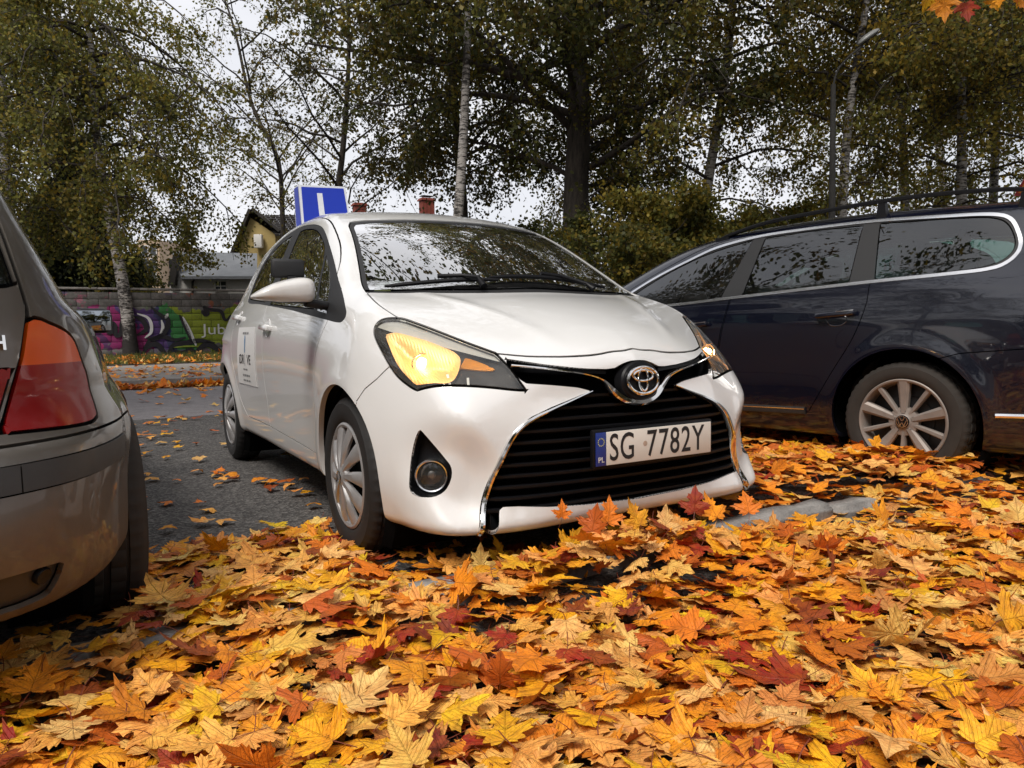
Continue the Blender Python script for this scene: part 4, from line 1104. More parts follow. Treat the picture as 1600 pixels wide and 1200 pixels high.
# ------------------------------------------------------------------ dark blue estate car on the right
PPH = math.radians(50)
def rear_pose(dirx, diry, hub, hub_a, hub_b):
    r = Vector((dirx, diry)); l = Vector((-diry, dirx))
    X = Vector(hub)-r*hub_a-l*hub_b
    return (X.x, X.y), math.atan2(diry, dirx)
def build_passat():
    (x, y), rz = rear_pose(math.cos(PPH), -math.sin(PPH), (2.066, 3.92), 3.652, -.90)
    root = empty('parked_car', (x, y, .008), rz)
    tag(root, 'dark blue estate car with black roof rails, parked broadside behind the white hatchback', 'car')
    f = passat_f; W = M['navy_paint']
    V, T = surface(f, (-.12, -1.02, .12), (4.95, 1.02, 1.60), .022)
    sk = Skin(f, V, T); gaps = []
    for ca in (P_FW, P_RW): sk, _ = sk.split(arch_f(ca, .322, .385, .5))
    DLO = smooth_loop([(1.50, .955, 1), (2.127, .978), (2.581, 1.007), (3.461, 1.061), (3.90, 1.083), (4.05, 1.10), (4.115, 1.14), (4.14, 1.20), (4.11, 1.296), (4.06, 1.365), (3.97, 1.394), (3.764, 1.410), (3.373, 1.431), (3.0, 1.431), (2.651, 1.418), (2.35, 1.373), (2.16, 1.307), (1.90, 1.20), (1.69, 1.085)], 4)
    DL = side_f(DLO, .5)
    sk, dl = sk.split(DL)
    chrome, dl = dl.split(lambda P: DL(P)+.017)
    def inset(poly, e=.0): return poly
    G1 = smooth_loop([(1.62, .99, 1), (2.0, .99), (2.512, 1.022, 1), (2.614, 1.392, 1), (2.35, 1.342), (2.12, 1.27), (1.85, 1.14)], 4)
    G2 = smooth_loop([(2.670, 1.033, 1), (3.335, 1.072, 1), (3.322, 1.405, 1), (3.0, 1.408), (2.704, 1.397, 1)], 4)
    G3 = smooth_loop([(3.475, 1.083, 1), (3.90, 1.105), (4.05, 1.135), (4.105, 1.20), (4.075, 1.30), (4.02, 1.355), (3.90, 1.380), (3.42, 1.406, 1)], 4)
    glasses = []
    for G, mt in ((G1, 'glass'), (G2, 'dark_glass'), (G3, 'dark_glass')):
        dl, g, gg = dl.panel(side_f(G, .4), .003); gaps.append(gg); glasses.append((g, mt))
    wso = [(-.02, 1.40), (.40, 1.39), (.56, 1.355), (.64, 1.2), (.70, 1.05), (.72, .98), (-.02, .98)]
    sk, ws = sk.split(lambda P: np.maximum(np.maximum(sdf_poly(np.abs(P[:, 1]), P[:, 2], wso), P[:, 0]-2.4), 1.22+.2*P[:, 1]**2-P[:, 0]))
    sk, rg = sk.split(lambda P: np.maximum(sdf_poly(np.abs(P[:, 1]), P[:, 2], [(-.02, 1.38), (.45, 1.36), (.60, 1.12), (.60, 1.05), (-.02, 1.04)]), 4.2-P[:, 0]))
    hd = [(.10, -.55), (.03, 0), (.10, .55), (.5, .68), (1.25, .74), (1.22, 0), (1.25, -.74), (.5, -.68)]
    sk, hood, g = sk.panel(lambda P: np.maximum(sdf_poly(P[:, 0], P[:, 1], hd), .7-P[:, 2]), .003); gaps.append(g)
    FD = smooth_loop([(1.50, .96, 1), (1.46, .70), (1.48, .33, 1), (2.50, .33, 1), (2.51, .70), (2.575, .98), (2.655, 1.435, 1), (2.35, 1.40), (2.10, 1.315), (1.70, 1.12)], 3)
    RD = smooth_loop([(2.51, .315, 1), (3.115, .325, 1), (3.166, .405), (3.225, .50), (3.300, .62), (3.375, .74), (3.425, .85), (3.455, .965), (3.452, 1.07), (3.40, 1.445, 1), (3.0, 1.452), (2.664, 1.437, 1), (2.584, .98), (2.52, .70)], 3)
    sk, fd, g = sk.panel(side_f(FD, .5), .0025); gaps.append(g)
    sk, rd, g = sk.panel(side_f(RD, .5), .0025); gaps.append(g)
    RB = [(3.78, .30), (3.78, .62), (3.82, .655), (3.93, .688), (4.2, .712), (4.6, .74), (5.2, .76), (5.2, .0), (3.78, .0)]
    sk, rb, g = sk.panel(lambda P: sdf_poly(P[:, 0], P[:, 2], RB), .0025); gaps.append(g)
    skin_obj('body', sk, W, root, lip=.025); skin_obj('bonnet', hood, W, root); skin_obj('rear_bumper', rb, W, root, lip=.01)
    skin_obj('windscreen', ws, M['screen_glass'], root, offset=-.003); skin_obj('rear_window', rg, M['dark_glass'], root, offset=-.003)
    for s in (1, -1):
        sel = lambda q: q.sub(q.V[q.T].mean(1)[:, 1]*s > 0)
        d1 = skin_obj('door', sel(fd), W, root, lip=.01); d2 = skin_obj('door', sel(rd), W, root, lip=.01)
        skin_obj('window_trim', sel(chrome), M['satin_chrome'], root, offset=.004, lip=.010)
        skin_obj('window_frame', sel(dl), M['matt_plastic'], root, offset=-.002)
        for g, mt in glasses: skin_obj('side_window', sel(g), M[mt], root, offset=-.005)
        # handles
        for d, (ha, hz) in ((d2, (3.293, .893)), (d1, (2.33, .845))):
            Pp, Nn = on_skin(f, [(ha, hz)], 'side'); p, n = Vector(Pp[0]), Vector(Nn[0]); p.y *= s; n.y *= s
            xx = Vector((1, 0, .075)).normalized(); yy = n.cross(xx).normalized(); R = Matrix((xx, n, yy)).transposed()
            cup = MB()
            for i, (r_, h_) in enumerate(((.058, .0005), (.054, .003), (.04, -.006), (0, -.016))): pass
            cup.lathe([(.060, -.001), (.056, .001), (.045, -.006), (0, -.012)], n=28); cup.v = [tuple(R@Vector((v[0], v[1], v[2]*.6-.030*(1 if s > 0 else -1)*(-1)))+p) for v in cup.v]
            cup.obj('handle_cup', W, d)
            MB().box(p+n*.030, (.225, .020, .030), R, bev=.009).box(p+n*.012+xx*.09, (.03, .03, .024), R, bev=.004).box(p+n*.012-xx*.09, (.03, .03, .024), R, bev=.004).obj('handle', W, d, auto=.8)
            MB().box(p+n*.033+xx*.062+yy*(.011 if s < 0 else -.011), (.10, .018, .006), R, bev=.002).obj('handle_trim', M['chrome'], d)
        # sill trim, bumper trim
        pts = np.stack([np.linspace(1.5, 3.10, 24), np.linspace(.285, .327, 24)+.008], 1)
        P, Nn = on_skin(f, pts, 'side'); P[:, 1] *= s; Nn[:, 1] *= s
        V_, F_ = sweep(P, Nn, [(-.022, -.004), (-.020, .010), (-.004, .015), (.018, .013), (.022, .006), (.022, -.004)]); MB().add(V_, F_).obj('sill_moulding', M['dull_strip'], root)
        P2 = P+Nn*.0145; P2[:, 2] += .012
        V_, F_ = sweep(P2, Nn, [(-.004, 0), (-.003, .003), (.003, .003), (.004, 0)]); MB().add(V_, F_).obj('sill_strip', M['satin_chrome'], root)
        pts = np.stack([np.linspace(4.086, 4.60, 18), np.linspace(.386, .41, 18)], 1)
        P, Nn = on_skin(f, pts, 'side'); P[:, 1] *= s; Nn[:, 1] *= s
        V_, F_ = sweep(P, Nn, [(-.012, -.004), (-.010, .006), (0, .010), (.010, .006), (.012, -.004)]); MB().add(V_, F_).obj('bumper_strip', M['satin_chrome'], root)
        # roof rail
        ra = np.array([(2.27, 1.408), (2.36, 1.437), (2.50, 1.468), (2.70, 1.500), (2.93, 1.516), (3.30, 1.532), (3.66, 1.533), (3.95, 1.517), (4.12, 1.495), (4.25, 1.46)])
        sp = Spl(range(len(ra)), ra[:, 0]), Spl(range(len(ra)), ra[:, 1]); t = np.linspace(0, len(ra)-1, 60)
        Pr = np.stack([sp[0](t), np.full(60, s*.600), sp[1](t)], 1); Pr[:, 1] += s*.03*np.sin(np.linspace(0, PI, 60))
        Nr = np.tile([0, 0, 1.], (60, 1)); V_, F_ = sweep(Pr, Nr, [(-.015, -.010), (-.016, .004), (-.008, .011), (.008, .011), (.016, .004), (.015, -.010)])
        rl = MB().add(V_, F_).obj('roof_rail', M['black_plastic'], root)
        for a_, w_ in ((3.41, .035), (4.15, .12), (2.36, .10)):
            zt = float(np.interp(a_, ra[:, 0], ra[:, 1])); MB().add([(a_-w_/2-.02, s*.585, zt-.15), (a_+w_/2+.02, s*.585, zt-.15), (a_+w_/2+.02, s*.645, zt-.15), (a_-w_/2-.02, s*.645, zt-.15), (a_-w_/2, s*.605, zt-.002), (a_+w_/2, s*.605, zt-.002), (a_+w_/2, s*.640, zt-.002), (a_-w_/2, s*.640, zt-.002)], [(0, 3, 2, 1), (4, 5, 6, 7), (0, 1, 5, 4), (1, 2, 6, 5), (2, 3, 7, 6), (3, 0, 4, 7)]).obj('rail_foot', M['black_plastic'], rl)
        for ca in (P_FW, P_RW): build_wheel(root, 'ten', .318, .215, .222, (ca, s*.792, .318), s, 0)
        MB().box((2.15, s*.79, .62), (1.9, .05, .60)).obj('door_lining', M['trim_cloth'], root)
        mo = empty('door_mirror', (1.62, s*1.00, 1.00), 0, root)
        MB().box((0, 0, 0), (.10, .20, .14), bev=.045).obj('mirror_cap', W, mo, auto=.8); MB().box((.03, -s*.11, -.045), (.06, .10, .04), bev=.01).obj('mirror_arm', M['matt_plastic'], mo)
    gap_obj(root, gaps)
    wheel_wells(root, [(P_FW, .322, .385, .84), (P_RW, .322, .385, .84)], .56)
    MB().box((2.5, 0, .36), (3.2, 1.10, .06)).obj('cabin_floor', M['trim_cloth'], root)
    seat(root, 2.15, .38, .36); seat(root, 2.15, -.38, .36); seat(root, 3.05, 0, .38, 1.3, True)
    steering_wheel(root, (1.92, -.38, .98))
    MB().box((1.45, 0, .80), (.42, 1.45, .40), bev=.08).obj('dashboard', M['dash'], root)
    return root
build_passat()

# ------------------------------------------------------------------ grey-brown estate car cut off by the left edge
BAL = math.radians(34.5)
def build_bmw():
    (x, y), rz = rear_pose(math.sin(BAL), -math.cos(BAL), (-1.205, 2.33), 3.492, .85)
    root = empty('parked_car', (x, y, 0), rz)
    tag(root, 'grey-brown estate car seen from behind, red and amber tail lamp at the left edge', 'car')
    f = bmw_f; W = M['grey_paint']
    V, T = surface(f, (-.1, -.98, .18), (4.55, .98, 1.5), .022)
    sk = Skin(f, V, T); gaps = []
    for ca in (B_FW, B_RW): sk, _ = sk.split(arch_f(ca, .315, .365, .5))
    gate = [(0, .638), (.498, .638), (.520, .677), (.560, .81), (.577, .904), (.567, .958), (.545, 1.06), (.51, 1.2), (.47, 1.33), (.0, 1.36)]
    gate = gate+[(-p, q) for p, q in gate[::-1][1:-1]]
    sk, tg, g = sk.panel(lambda P: np.maximum(sdf_poly(P[:, 1], P[:, 2], gate), 3.5-P[:, 0]), .0045); gaps.append(g)
    gl = [(-.6, .955), (.535, .955), (.556, .963), (.533, 1.06), (.497, 1.2), (.45, 1.32), (0, 1.335), (-.45, 1.32), (-.497, 1.2), (-.533, 1.06), (-.556, .963), (-.535, .955)]
    tg, rg, g = tg.panel(lambda P: sdf_poly(P[:, 1], P[:, 2], gl[1:]), .005); gaps.append(g)
    IL = [(.26, .785), (.541, .785), (.515, .70), (.506, .670), (.26, .670)]
    tg, il, g = tg.panel(lambda P: sdf_poly(np.abs(P[:, 1]), P[:, 2], IL), .002); gaps.append(g)
    TL = smooth_loop([(-3.594, .890), (-3.518, .879), (-3.43, .860), (-3.391, .838), (-3.372, .79), (-3.345, .726), (-3.352, .665), (-3.378, .652), (-3.46, .647), (-3.768, .655, 1), (-3.752, .682), (-3.697, .778), (-3.645, .86)], 3)
    dg = lambda poly: (lambda P: np.maximum(sdf_poly(np.abs(P[:, 1])-P[:, 0], P[:, 2], poly)/1.2, 3.7-P[:, 0]))
    sk, tl, g = sk.panel(dg(TL), .0035); gaps.append(g)
    DLOb = smooth_loop([(1.45, .93, 1), (2.6, .95), (3.75, .965), (3.86, 1.0), (3.74, 1.22), (3.6, 1.285), (3.0, 1.325), (2.2, 1.315), (1.9, 1.22)], 3)
    sk, dl = sk.split(side_f(DLOb, .4))
    wso = [(-.02, 1.33), (.45, 1.31), (.56, 1.10), (.62, 1.0), (-.02, .98)]
    sk, ws = sk.split(lambda P: np.maximum(np.maximum(sdf_poly(np.abs(P[:, 1]), P[:, 2], wso), P[:, 0]-2.3), 1.15-P[:, 0]))
    D1 = [(1.40, .93), (1.40, .30), (2.35, .30), (2.38, .95), (2.40, 1.36), (2.0, 1.33)]
    D2 = smooth_loop([(2.39, .30, 1), (2.95, .30, 1), (3.10, .50), (3.28, .66), (3.33, .93), (3.30, 1.36, 1), (2.41, 1.365, 1)], 3)
    sk, fd, g = sk.panel(side_f(D1, .45), .0025); gaps.append(g)
    sk, rd, g = sk.panel(side_f(D2, .45), .0025); gaps.append(g)
    sk, rb, g = sk.panel(lambda P: np.maximum(P[:, 2]-.631, 3.70-P[:, 0]), .003); gaps.append(g)
    strip = lambda P: np.maximum(np.abs(P[:, 2]-.567)-.0275, 3.93-P[:, 0])
    rb, stp, g = rb.panel(strip, .0015); gaps.append(g)
    RC = smooth_loop([(0, .385, 1), (.55, .379), (.612, .374, 1), (.598, .335), (.57, .303), (.45, .301), (0, .302, 1), (-.45, .301), (-.57, .303), (-.598, .335), (-.612, .374, 1), (-.55, .379)], 3)
    rb, rc = rb.split(lambda P: np.maximum(sdf_poly(P[:, 1], P[:, 2], RC), 4.13-P[:, 0]))
    skin_obj('body', sk, W, root, lip=.02); skin_obj('tailgate', tg, W, root, lip=.01)
    bo = skin_obj('rear_bumper', rb, W, root, lip=.012)
    for s in (1, -1):
        sel = lambda q: q.sub(q.V[q.T].mean(1)[:, 1]*s > 0)
        pieces = stp.cut(lambda P: P[:, 1]*s-.543); pieces = pieces.sub(pieces.V[pieces.T].mean(1)[:, 1]*s > .543); skin_obj('bumper_strip', pieces, M['dull_strip'], bo, offset=.006, lip=.012)
    md = stp.cut(lambda P: np.abs(P[:, 1])-.540); md = md.sub(np.abs(md.V[md.T].mean(1)[:, 1]) < .540)
    skin_obj('bumper_strip', md, M['dull_strip'], bo, offset=.006, lip=.012)
    skin_obj('bumper_recess', rc, M['dull_strip'], bo, offset=-.016)
    for s in (1, -1):
        Pp, Nn = on_skin(f, [(s*.575, .352)], 'rear'); p, n = Vector(Pp[0]), Vector(Nn[0]); q = n.to_track_quat('Y', 'Z').to_matrix()
        sn = MB().lathe([(.019, -.016), (.019, -.007), (.0165, -.003), (.013, -.004), (0, -.004)], n=24); sn.v = [tuple(q@Vector(v)+p) for v in sn.v]; sn.obj('parking_sensor', M['black_plastic'], bo)
        sel = lambda q_: q_.sub(q_.V[q_.T].mean(1)[:, 1]*s > 0)
        t = sel(tl); low, up = t.split(lambda P: .789-P[:, 2])
        hs = skin_obj('tail_lamp', low, M['red_lens'], root, offset=-.001, lip=.01); skin_obj('indicator', up, M['amber_lens'], hs, offset=-.001, lip=.01)
        skin_obj('reflector', t, M['lamp_grey'], hs, offset=-.030)
        i_ = sel(il); red, white = i_.split(lambda P: np.maximum(np.abs(P[:, 2]-.755)-.022, np.abs(P[:, 1])-.50)); hl = skin_obj('tail_lamp', red, M['red_lens'], root, lip=.008); skin_obj('reversing_lens', white, M['white_lens'], hl, lip=.006); skin_obj('reflector', i_, M['lamp_grey'], hl, offset=-.025)
        skin_obj('side_window', sel(dl), M['dark_glass'], root, offset=-.003)
        skin_obj('door', sel(fd), W, root, lip=.01); skin_obj('door', sel(rd), W, root, lip=.01)
        for ca in (B_FW, B_RW): build_wheel(root, 'ten', .316, .225, .215, (ca, s*.735, .316), s, 0)
        mo = empty('door_mirror', (1.50, s*.945, .925), 0, root)
        MB().box((-.03, 0, 0), (.10, .185, .135), bev=.04).obj('mirror_housing', M['black_plastic'], mo, auto=.8)
        MB().box((.022, 0, 0), (.006, .160, .108), bev=.016).obj('mirror_glass', M['mirror'], mo, auto=.8)
        MB().box((.0, -s*.09, -.075), (.06, .16, .045), bev=.015).obj('mirror_arm', M['black_plastic'], mo, auto=.8)
    skin_obj('rear_window', rg, M['dark_glass'], root, offset=-.002); skin_obj('windscreen', ws, M['screen_glass'], root, offset=-.002)
    me = text_mesh('H', .042, .003, 1.1, bold=.0008); me.transform(Matrix(((0, 0, 1, 0), (1, 0, 0, 0), (0, 1, 0, 0), (0, 0, 0, 1))))
    Pp, Nn = on_skin(f, [(.518, .836)], 'rear'); n = Vector(Nn[0]); q = Vector((1, 0, 0)).rotation_difference(n).to_matrix().to_4x4(); me.transform(Matrix.Translation(Vector(Pp[0])+n*.003)@q); link('badge_letter', me, M['chrome'], root)
    gap_obj(root, gaps, .010)
    wheel_wells(root, [(B_FW, .315, .365, .80), (B_RW, .315, .355, .70)], .50)
    MB().box((2.4, 0, .36), (3.0, .98, .06)).obj('cabin_floor', M['trim_cloth'], root)
    seat(root, 2.0, .36, .34); seat(root, 2.0, -.36, .34); seat(root, 2.8, 0, .34, 1.2, True)
    MB().box((1.4, 0, .75), (.4, 1.3, .35), bev=.06).obj('dashboard', M['dash'], root)
    MB().tube([(4.28, -.45, .25), (4.42, -.45, .245)], .028, 16).obj('exhaust_pipe', M['satin_chrome'], root)
    return root
def lensmat(name, col, scale=160):
    m = Mat(name); b = m.pr(Base_Color=col, Roughness=.12); b.inputs['Coat Weight'].default_value = .25; b.inputs['Coat Roughness'].default_value = .06; b.inputs['Specular IOR Level'].default_value = .3
    tc = m.n('TexCoord'); w = m.n('TexWave'); w.inputs['Scale'].default_value = scale; w.bands_direction = 'Z'; m.l(tc.outputs['Object'], w.inputs[0])
    m.l(m.bump(w.outputs[1], .25, .0015), b.inputs['Normal'])
    tr = m.n('BsdfTransparent'); tr.inputs[0].default_value = (*col, 1)
    mx = m.n('MixShader'); mx.inputs[0].default_value = .93; m.l(tr.outputs[0], mx.inputs[1]); m.l(b.outputs[0], mx.inputs[2]); m.l(mx.outputs[0], m.out.inputs[0]); return m.m
M['red_lens'] = lensmat('red_lens', (.22, .003, .003)); M['amber_lens'] = lensmat('amber_lens', (.62, .085, .004), 220); M['white_lens'] = lensmat('white_lens', (.62, .58, .52))
build_bmw()

# ------------------------------------------------------------------ ground, road, kerbs, pavement, verge
UV_ = Vector((math.cos(TH), math.sin(TH), 0)); VV_ = Vector((-math.sin(TH), math.cos(TH), 0))   # along the kerbs / across them
def uv2w(u, v, z=0.): return UV_*u+VV_*v+Vector((0, 0, z))
def at_px(px, py, Y):
    """point of the place that lies Y metres in front of the camera on a sight line of the photograph"""
    x2, u2 = (px-800)/1160, (600-py)/1160
    x = x2*math.cos(_r)-u2*math.sin(_r); u = x2*math.sin(_r)+u2*math.cos(_r)
    y = math.cos(_p)+u*math.sin(_p); z = u*math.cos(_p)-math.sin(_p)
    return Vector((x/y*Y, Y, CAM_H+z/y*Y))

def asphalt_mat(name, base, agg, scale, bump, worn=.25):
    m = Mat(name); g = m.n('NewGeometry'); p = g.outputs['Position']
    v = m.n('TexVoronoi'); v.inputs['Scale'].default_value = scale; m.l(p, v.inputs['Vector'])
    big = m.noise(.5, 5, .6, vec=p); fine = m.noise(scale*1.7, 3, .6, vec=p); mid = m.noise(7, 5, .65, vec=p)
    c = m.mix(m.ramp(v.outputs['Color'], [(.35, 0.), (.9, 1.)]), base, agg)
    c = m.mix(m.math('MULTIPLY', big, worn), c, [min(1, q*2.2) for q in base])
    c = m.mix(m.ramp(mid, [(.45, 0.), (.75, .5)]), c, [q*.55 for q in base])
    b = m.pr(Roughness=.82); m.l(c, b.inputs['Base Color']); b.inputs['Specular IOR Level'].default_value = .4
    h = m.math('ADD', v.outputs['Distance'], m.math('MULTIPLY', fine, .6)); m.l(m.bump(h, .9, bump), b.inputs['Normal'])
    return m.m
M['asphalt'] = asphalt_mat('asphalt', (.040, .037, .036), (.17, .16, .15), 80, .008)
M['road'] = asphalt_mat('road', (.13, .12, .125), (.20, .19, .19), 120, .003, .5)
M['soil'] = plain('soil', (.035, .026, .018), .95, grain=.6, gs=14, bump=.02)
def stone_mat(name, a, b_, sc=8, bump=.006):
    m = Mat(name); g = m.n('NewGeometry'); p = g.outputs['Position']; b = m.pr(Roughness=.85)
    n1 = m.noise(sc, 7, .7, vec=p); n2 = m.noise(sc*14, 4, .6, vec=p)
    m.l(m.mix(m.ramp(m.math('ADD', m.math('MULTIPLY', n1, .7), m.math('MULTIPLY', n2, .3)), [(.32, 0.), (.68, 1.)]), a, b_), b.inputs['Base Color'])
    m.l(m.bump(m.math('ADD', n1, m.math('MULTIPLY', n2, .4)), .8, bump), b.inputs['Normal']); return m.m
M['kerb_stone'] = stone_mat('kerb_stone', (.10, .095, .09), (.34, .32, .30), 6, .008)
M['paving'] = stone_mat('paving', (.16, .145, .13), (.27, .25, .23), 5, .004)
M['grass_blade'] = None
def ribbon(name, u0, u1, v0, v1, z, mat, thick=0.):
    mb = MB(); a = [uv2w(u0, v0, z), uv2w(u1, v0, z), uv2w(u1, v1, z), uv2w(u0, v1, z)]
    if thick: mb.add([tuple(p-Vector((0, 0, thick))) for p in a]+[tuple(p) for p in a], [(3, 2, 1, 0), (4, 5, 6, 7), (0, 1, 5, 4), (1, 2, 6, 5), (2, 3, 7, 6), (3, 0, 4, 7)])
    else: mb.add([tuple(p) for p in a], [(0, 1, 2, 3)])
    o = mb.obj(name, mat, auto=None); o['kind'] = 'structure'; return o
g = MB().add([(-900, -900, -.012), (900, -900, -.012), (900, 900, -.012), (-900, 900, -.012)], [(0, 1, 2, 3)]).obj('ground', M['soil'], auto=None); g['kind'] = 'structure'
ribbon('parking_area', -60, 70, -14, 8.2, 0, M['asphalt'])
ribbon('road', -60, 70, 8.2, 13.05, .0, M['road'])
# seam between lot and road is one level: road butts the parking area
pv = ribbon('pavement', -60, 70, 13.20, 19.6, .11, M['paving'], .12)
gr_ = ribbon('grass_verge', -60, 70, 19.62, 60, .13, M['soil'], .12)
kb = empty('kerb', (0, 0, 0)); kb['kind'] = 'structure'
kme = None
for i in range(-12, 14):
    if kme is None:
        mb = MB().box((0, 0, 0), (.985, .145, .25), bev=.012); kme = mb.mesh('kerb_stone', .6)
    o = link('kerb_stone', kme, None if kme.materials else M['kerb_stone'], kb); o.location = uv2w(i*1.0, 13.125, .0); o.rotation_euler = (random.uniform(-.01, .01), 0, TH)
# the low kerb the cars have driven up to, half buried in leaves
nk = empty('parking_kerb', (0, 0, 0)); nk['kind'] = 'structure'; kme2 = None
def rough_kerb():
    bm = bmesh.new(); bmesh.ops.create_cube(bm, size=1)
    for v in bm.verts: v.co = Vector((v.co.x*.96, v.co.y*.12, v.co.z*.20))
    bmesh.ops.bevel(bm, geom=bm.edges[:], offset=.018, segments=2, affect='EDGES')
    bmesh.ops.subdivide_edges(bm, edges=[e for e in bm.edges if e.calc_length() > .1], cuts=14, use_grid_fill=True)
    from mathutils import noise as mn
    for v in bm.verts: v.co += Vector([mn.noise(v.co*9+Vector((k*7, 0, 0)))*.010 for k in range(3)])
    me = bpy.data.meshes.new('kerb_stone'); bm.to_mesh(me); bm.free()
    for p in me.polygons: p.use_smooth = True
    return me
kme2 = rough_kerb()
for i in range(-5, 8):
    o = link('kerb_stone', kme2, None if kme2.materials else M['kerb_stone'], nk); o.location = uv2w(.32+i*.99, 2.09+random.uniform(-.01, .01), -.032+random.uniform(-.008, .008)); o.rotation_euler = (random.uniform(-.04, .04), random.uniform(-.02, .02), TH+random.uniform(-.01, .01))

# ------------------------------------------------------------------ fallen maple leaves
HALF = [(0, 0), (.05, -.05), (.15, -.10), (.27, -.13), (.26, -.05), (.40, -.045), (.37, .035), (.33, .09), (.44, .13), (.56, .17), (.545, .235), (.68, .335), (.55, .36), (.52, .43), (.40, .385), (.27, .40), (.20, .43), (.235, .52), (.34, .585), (.265, .625), (.29, .73), (.18, .72), (.125, .79), (.105, .87), (0, 1.04)]
HALF_LOW = [(0, 0), (.25, -.12), (.36, .04), (.55, .17), (.66, .335), (.50, .42), (.22, .41), (.33, .585), (.27, .72), (.10, .84), (0, 1.03)]
def leaf_shape(half, rings, seed, curl=1., stem=True):
    """one maple leaf: outline, inner rings for the curl, petiole; returns V, T, UV"""
    rg = np.random.default_rng(seed)
    H = np.array(half); out = np.concatenate([H, (H[1:-1]*[-1, 1])[::-1]]); n = len(out)
    out = out*(1+rg.uniform(-.07, .07, (n, 1))); c = np.array([0, .27]); P = []; T = []
    P.append(c[None]); fr = {1: [1.], 2: [.52, 1.], 3: [.33, .66, 1.]}[rings]
    for f_ in fr: P.append(c+(out-c)*f_)
    P = np.concatenate(P); k = np.arange(n)
    T.append(np.stack([np.zeros(n, int), 1+(k+1) % n, 1+k], 1))
    for r in range(rings-1):
        a, b = 1+r*n, 1+(r+1)*n
        T.append(np.stack([a+k, a+(k+1) % n, b+(k+1) % n], 1)); T.append(np.stack([a+k, b+(k+1) % n, b+k], 1))
    T = np.concatenate(T)
    x, y = P[:, 0], P[:, 1]-.35
    fold = rg.uniform(-.5, .75)*curl; cup = rg.uniform(-.75, .75)*curl; ben = rg.uniform(-.55, .55)*curl
    z = fold*np.abs(x)*.55+cup*(x*x+y*y)*.75+ben*y*np.abs(y)*1.0
    ang = np.arctan2(x, P[:, 1]+.02); rr = np.hypot(x, P[:, 1])
    z = z+.05*curl*np.sin(ang*rg.uniform(4, 7)+rg.uniform(0, 6))*rr**1.5*1.6+rg.normal(0, .008, len(P))*curl
    # a tip rolled over
    t = rg.uniform(0, 2*PI); q = x*math.cos(t)+y*math.sin(t); z = z+rg.uniform(-1.8, 2.2)*curl*np.maximum(q-.28, 0)**1.5
    V = np.column_stack([x, P[:, 1], z]); UVc = P.copy()
    if stem:
        sp = []; L = rg.uniform(.35, .75); bx, bz = rg.uniform(-.25, .25), rg.uniform(-.05, .35)
        for i, s_ in enumerate(np.linspace(0, 1, 4)):
            for dx in (-.011, .011): sp.append((dx+bx*s_*s_, -L*s_, bz*s_*(1-.3*s_)))
        b = len(V); V = np.concatenate([V, sp]); UVc = np.concatenate([UVc, np.array(sp)[:, :2]*0+[0, -5]])
        for i in range(3): T = np.concatenate([T, [[b+2*i, b+2*i+1, b+2*i+3], [b+2*i, b+2*i+3, b+2*i+2]]])
    return V, T, UVc

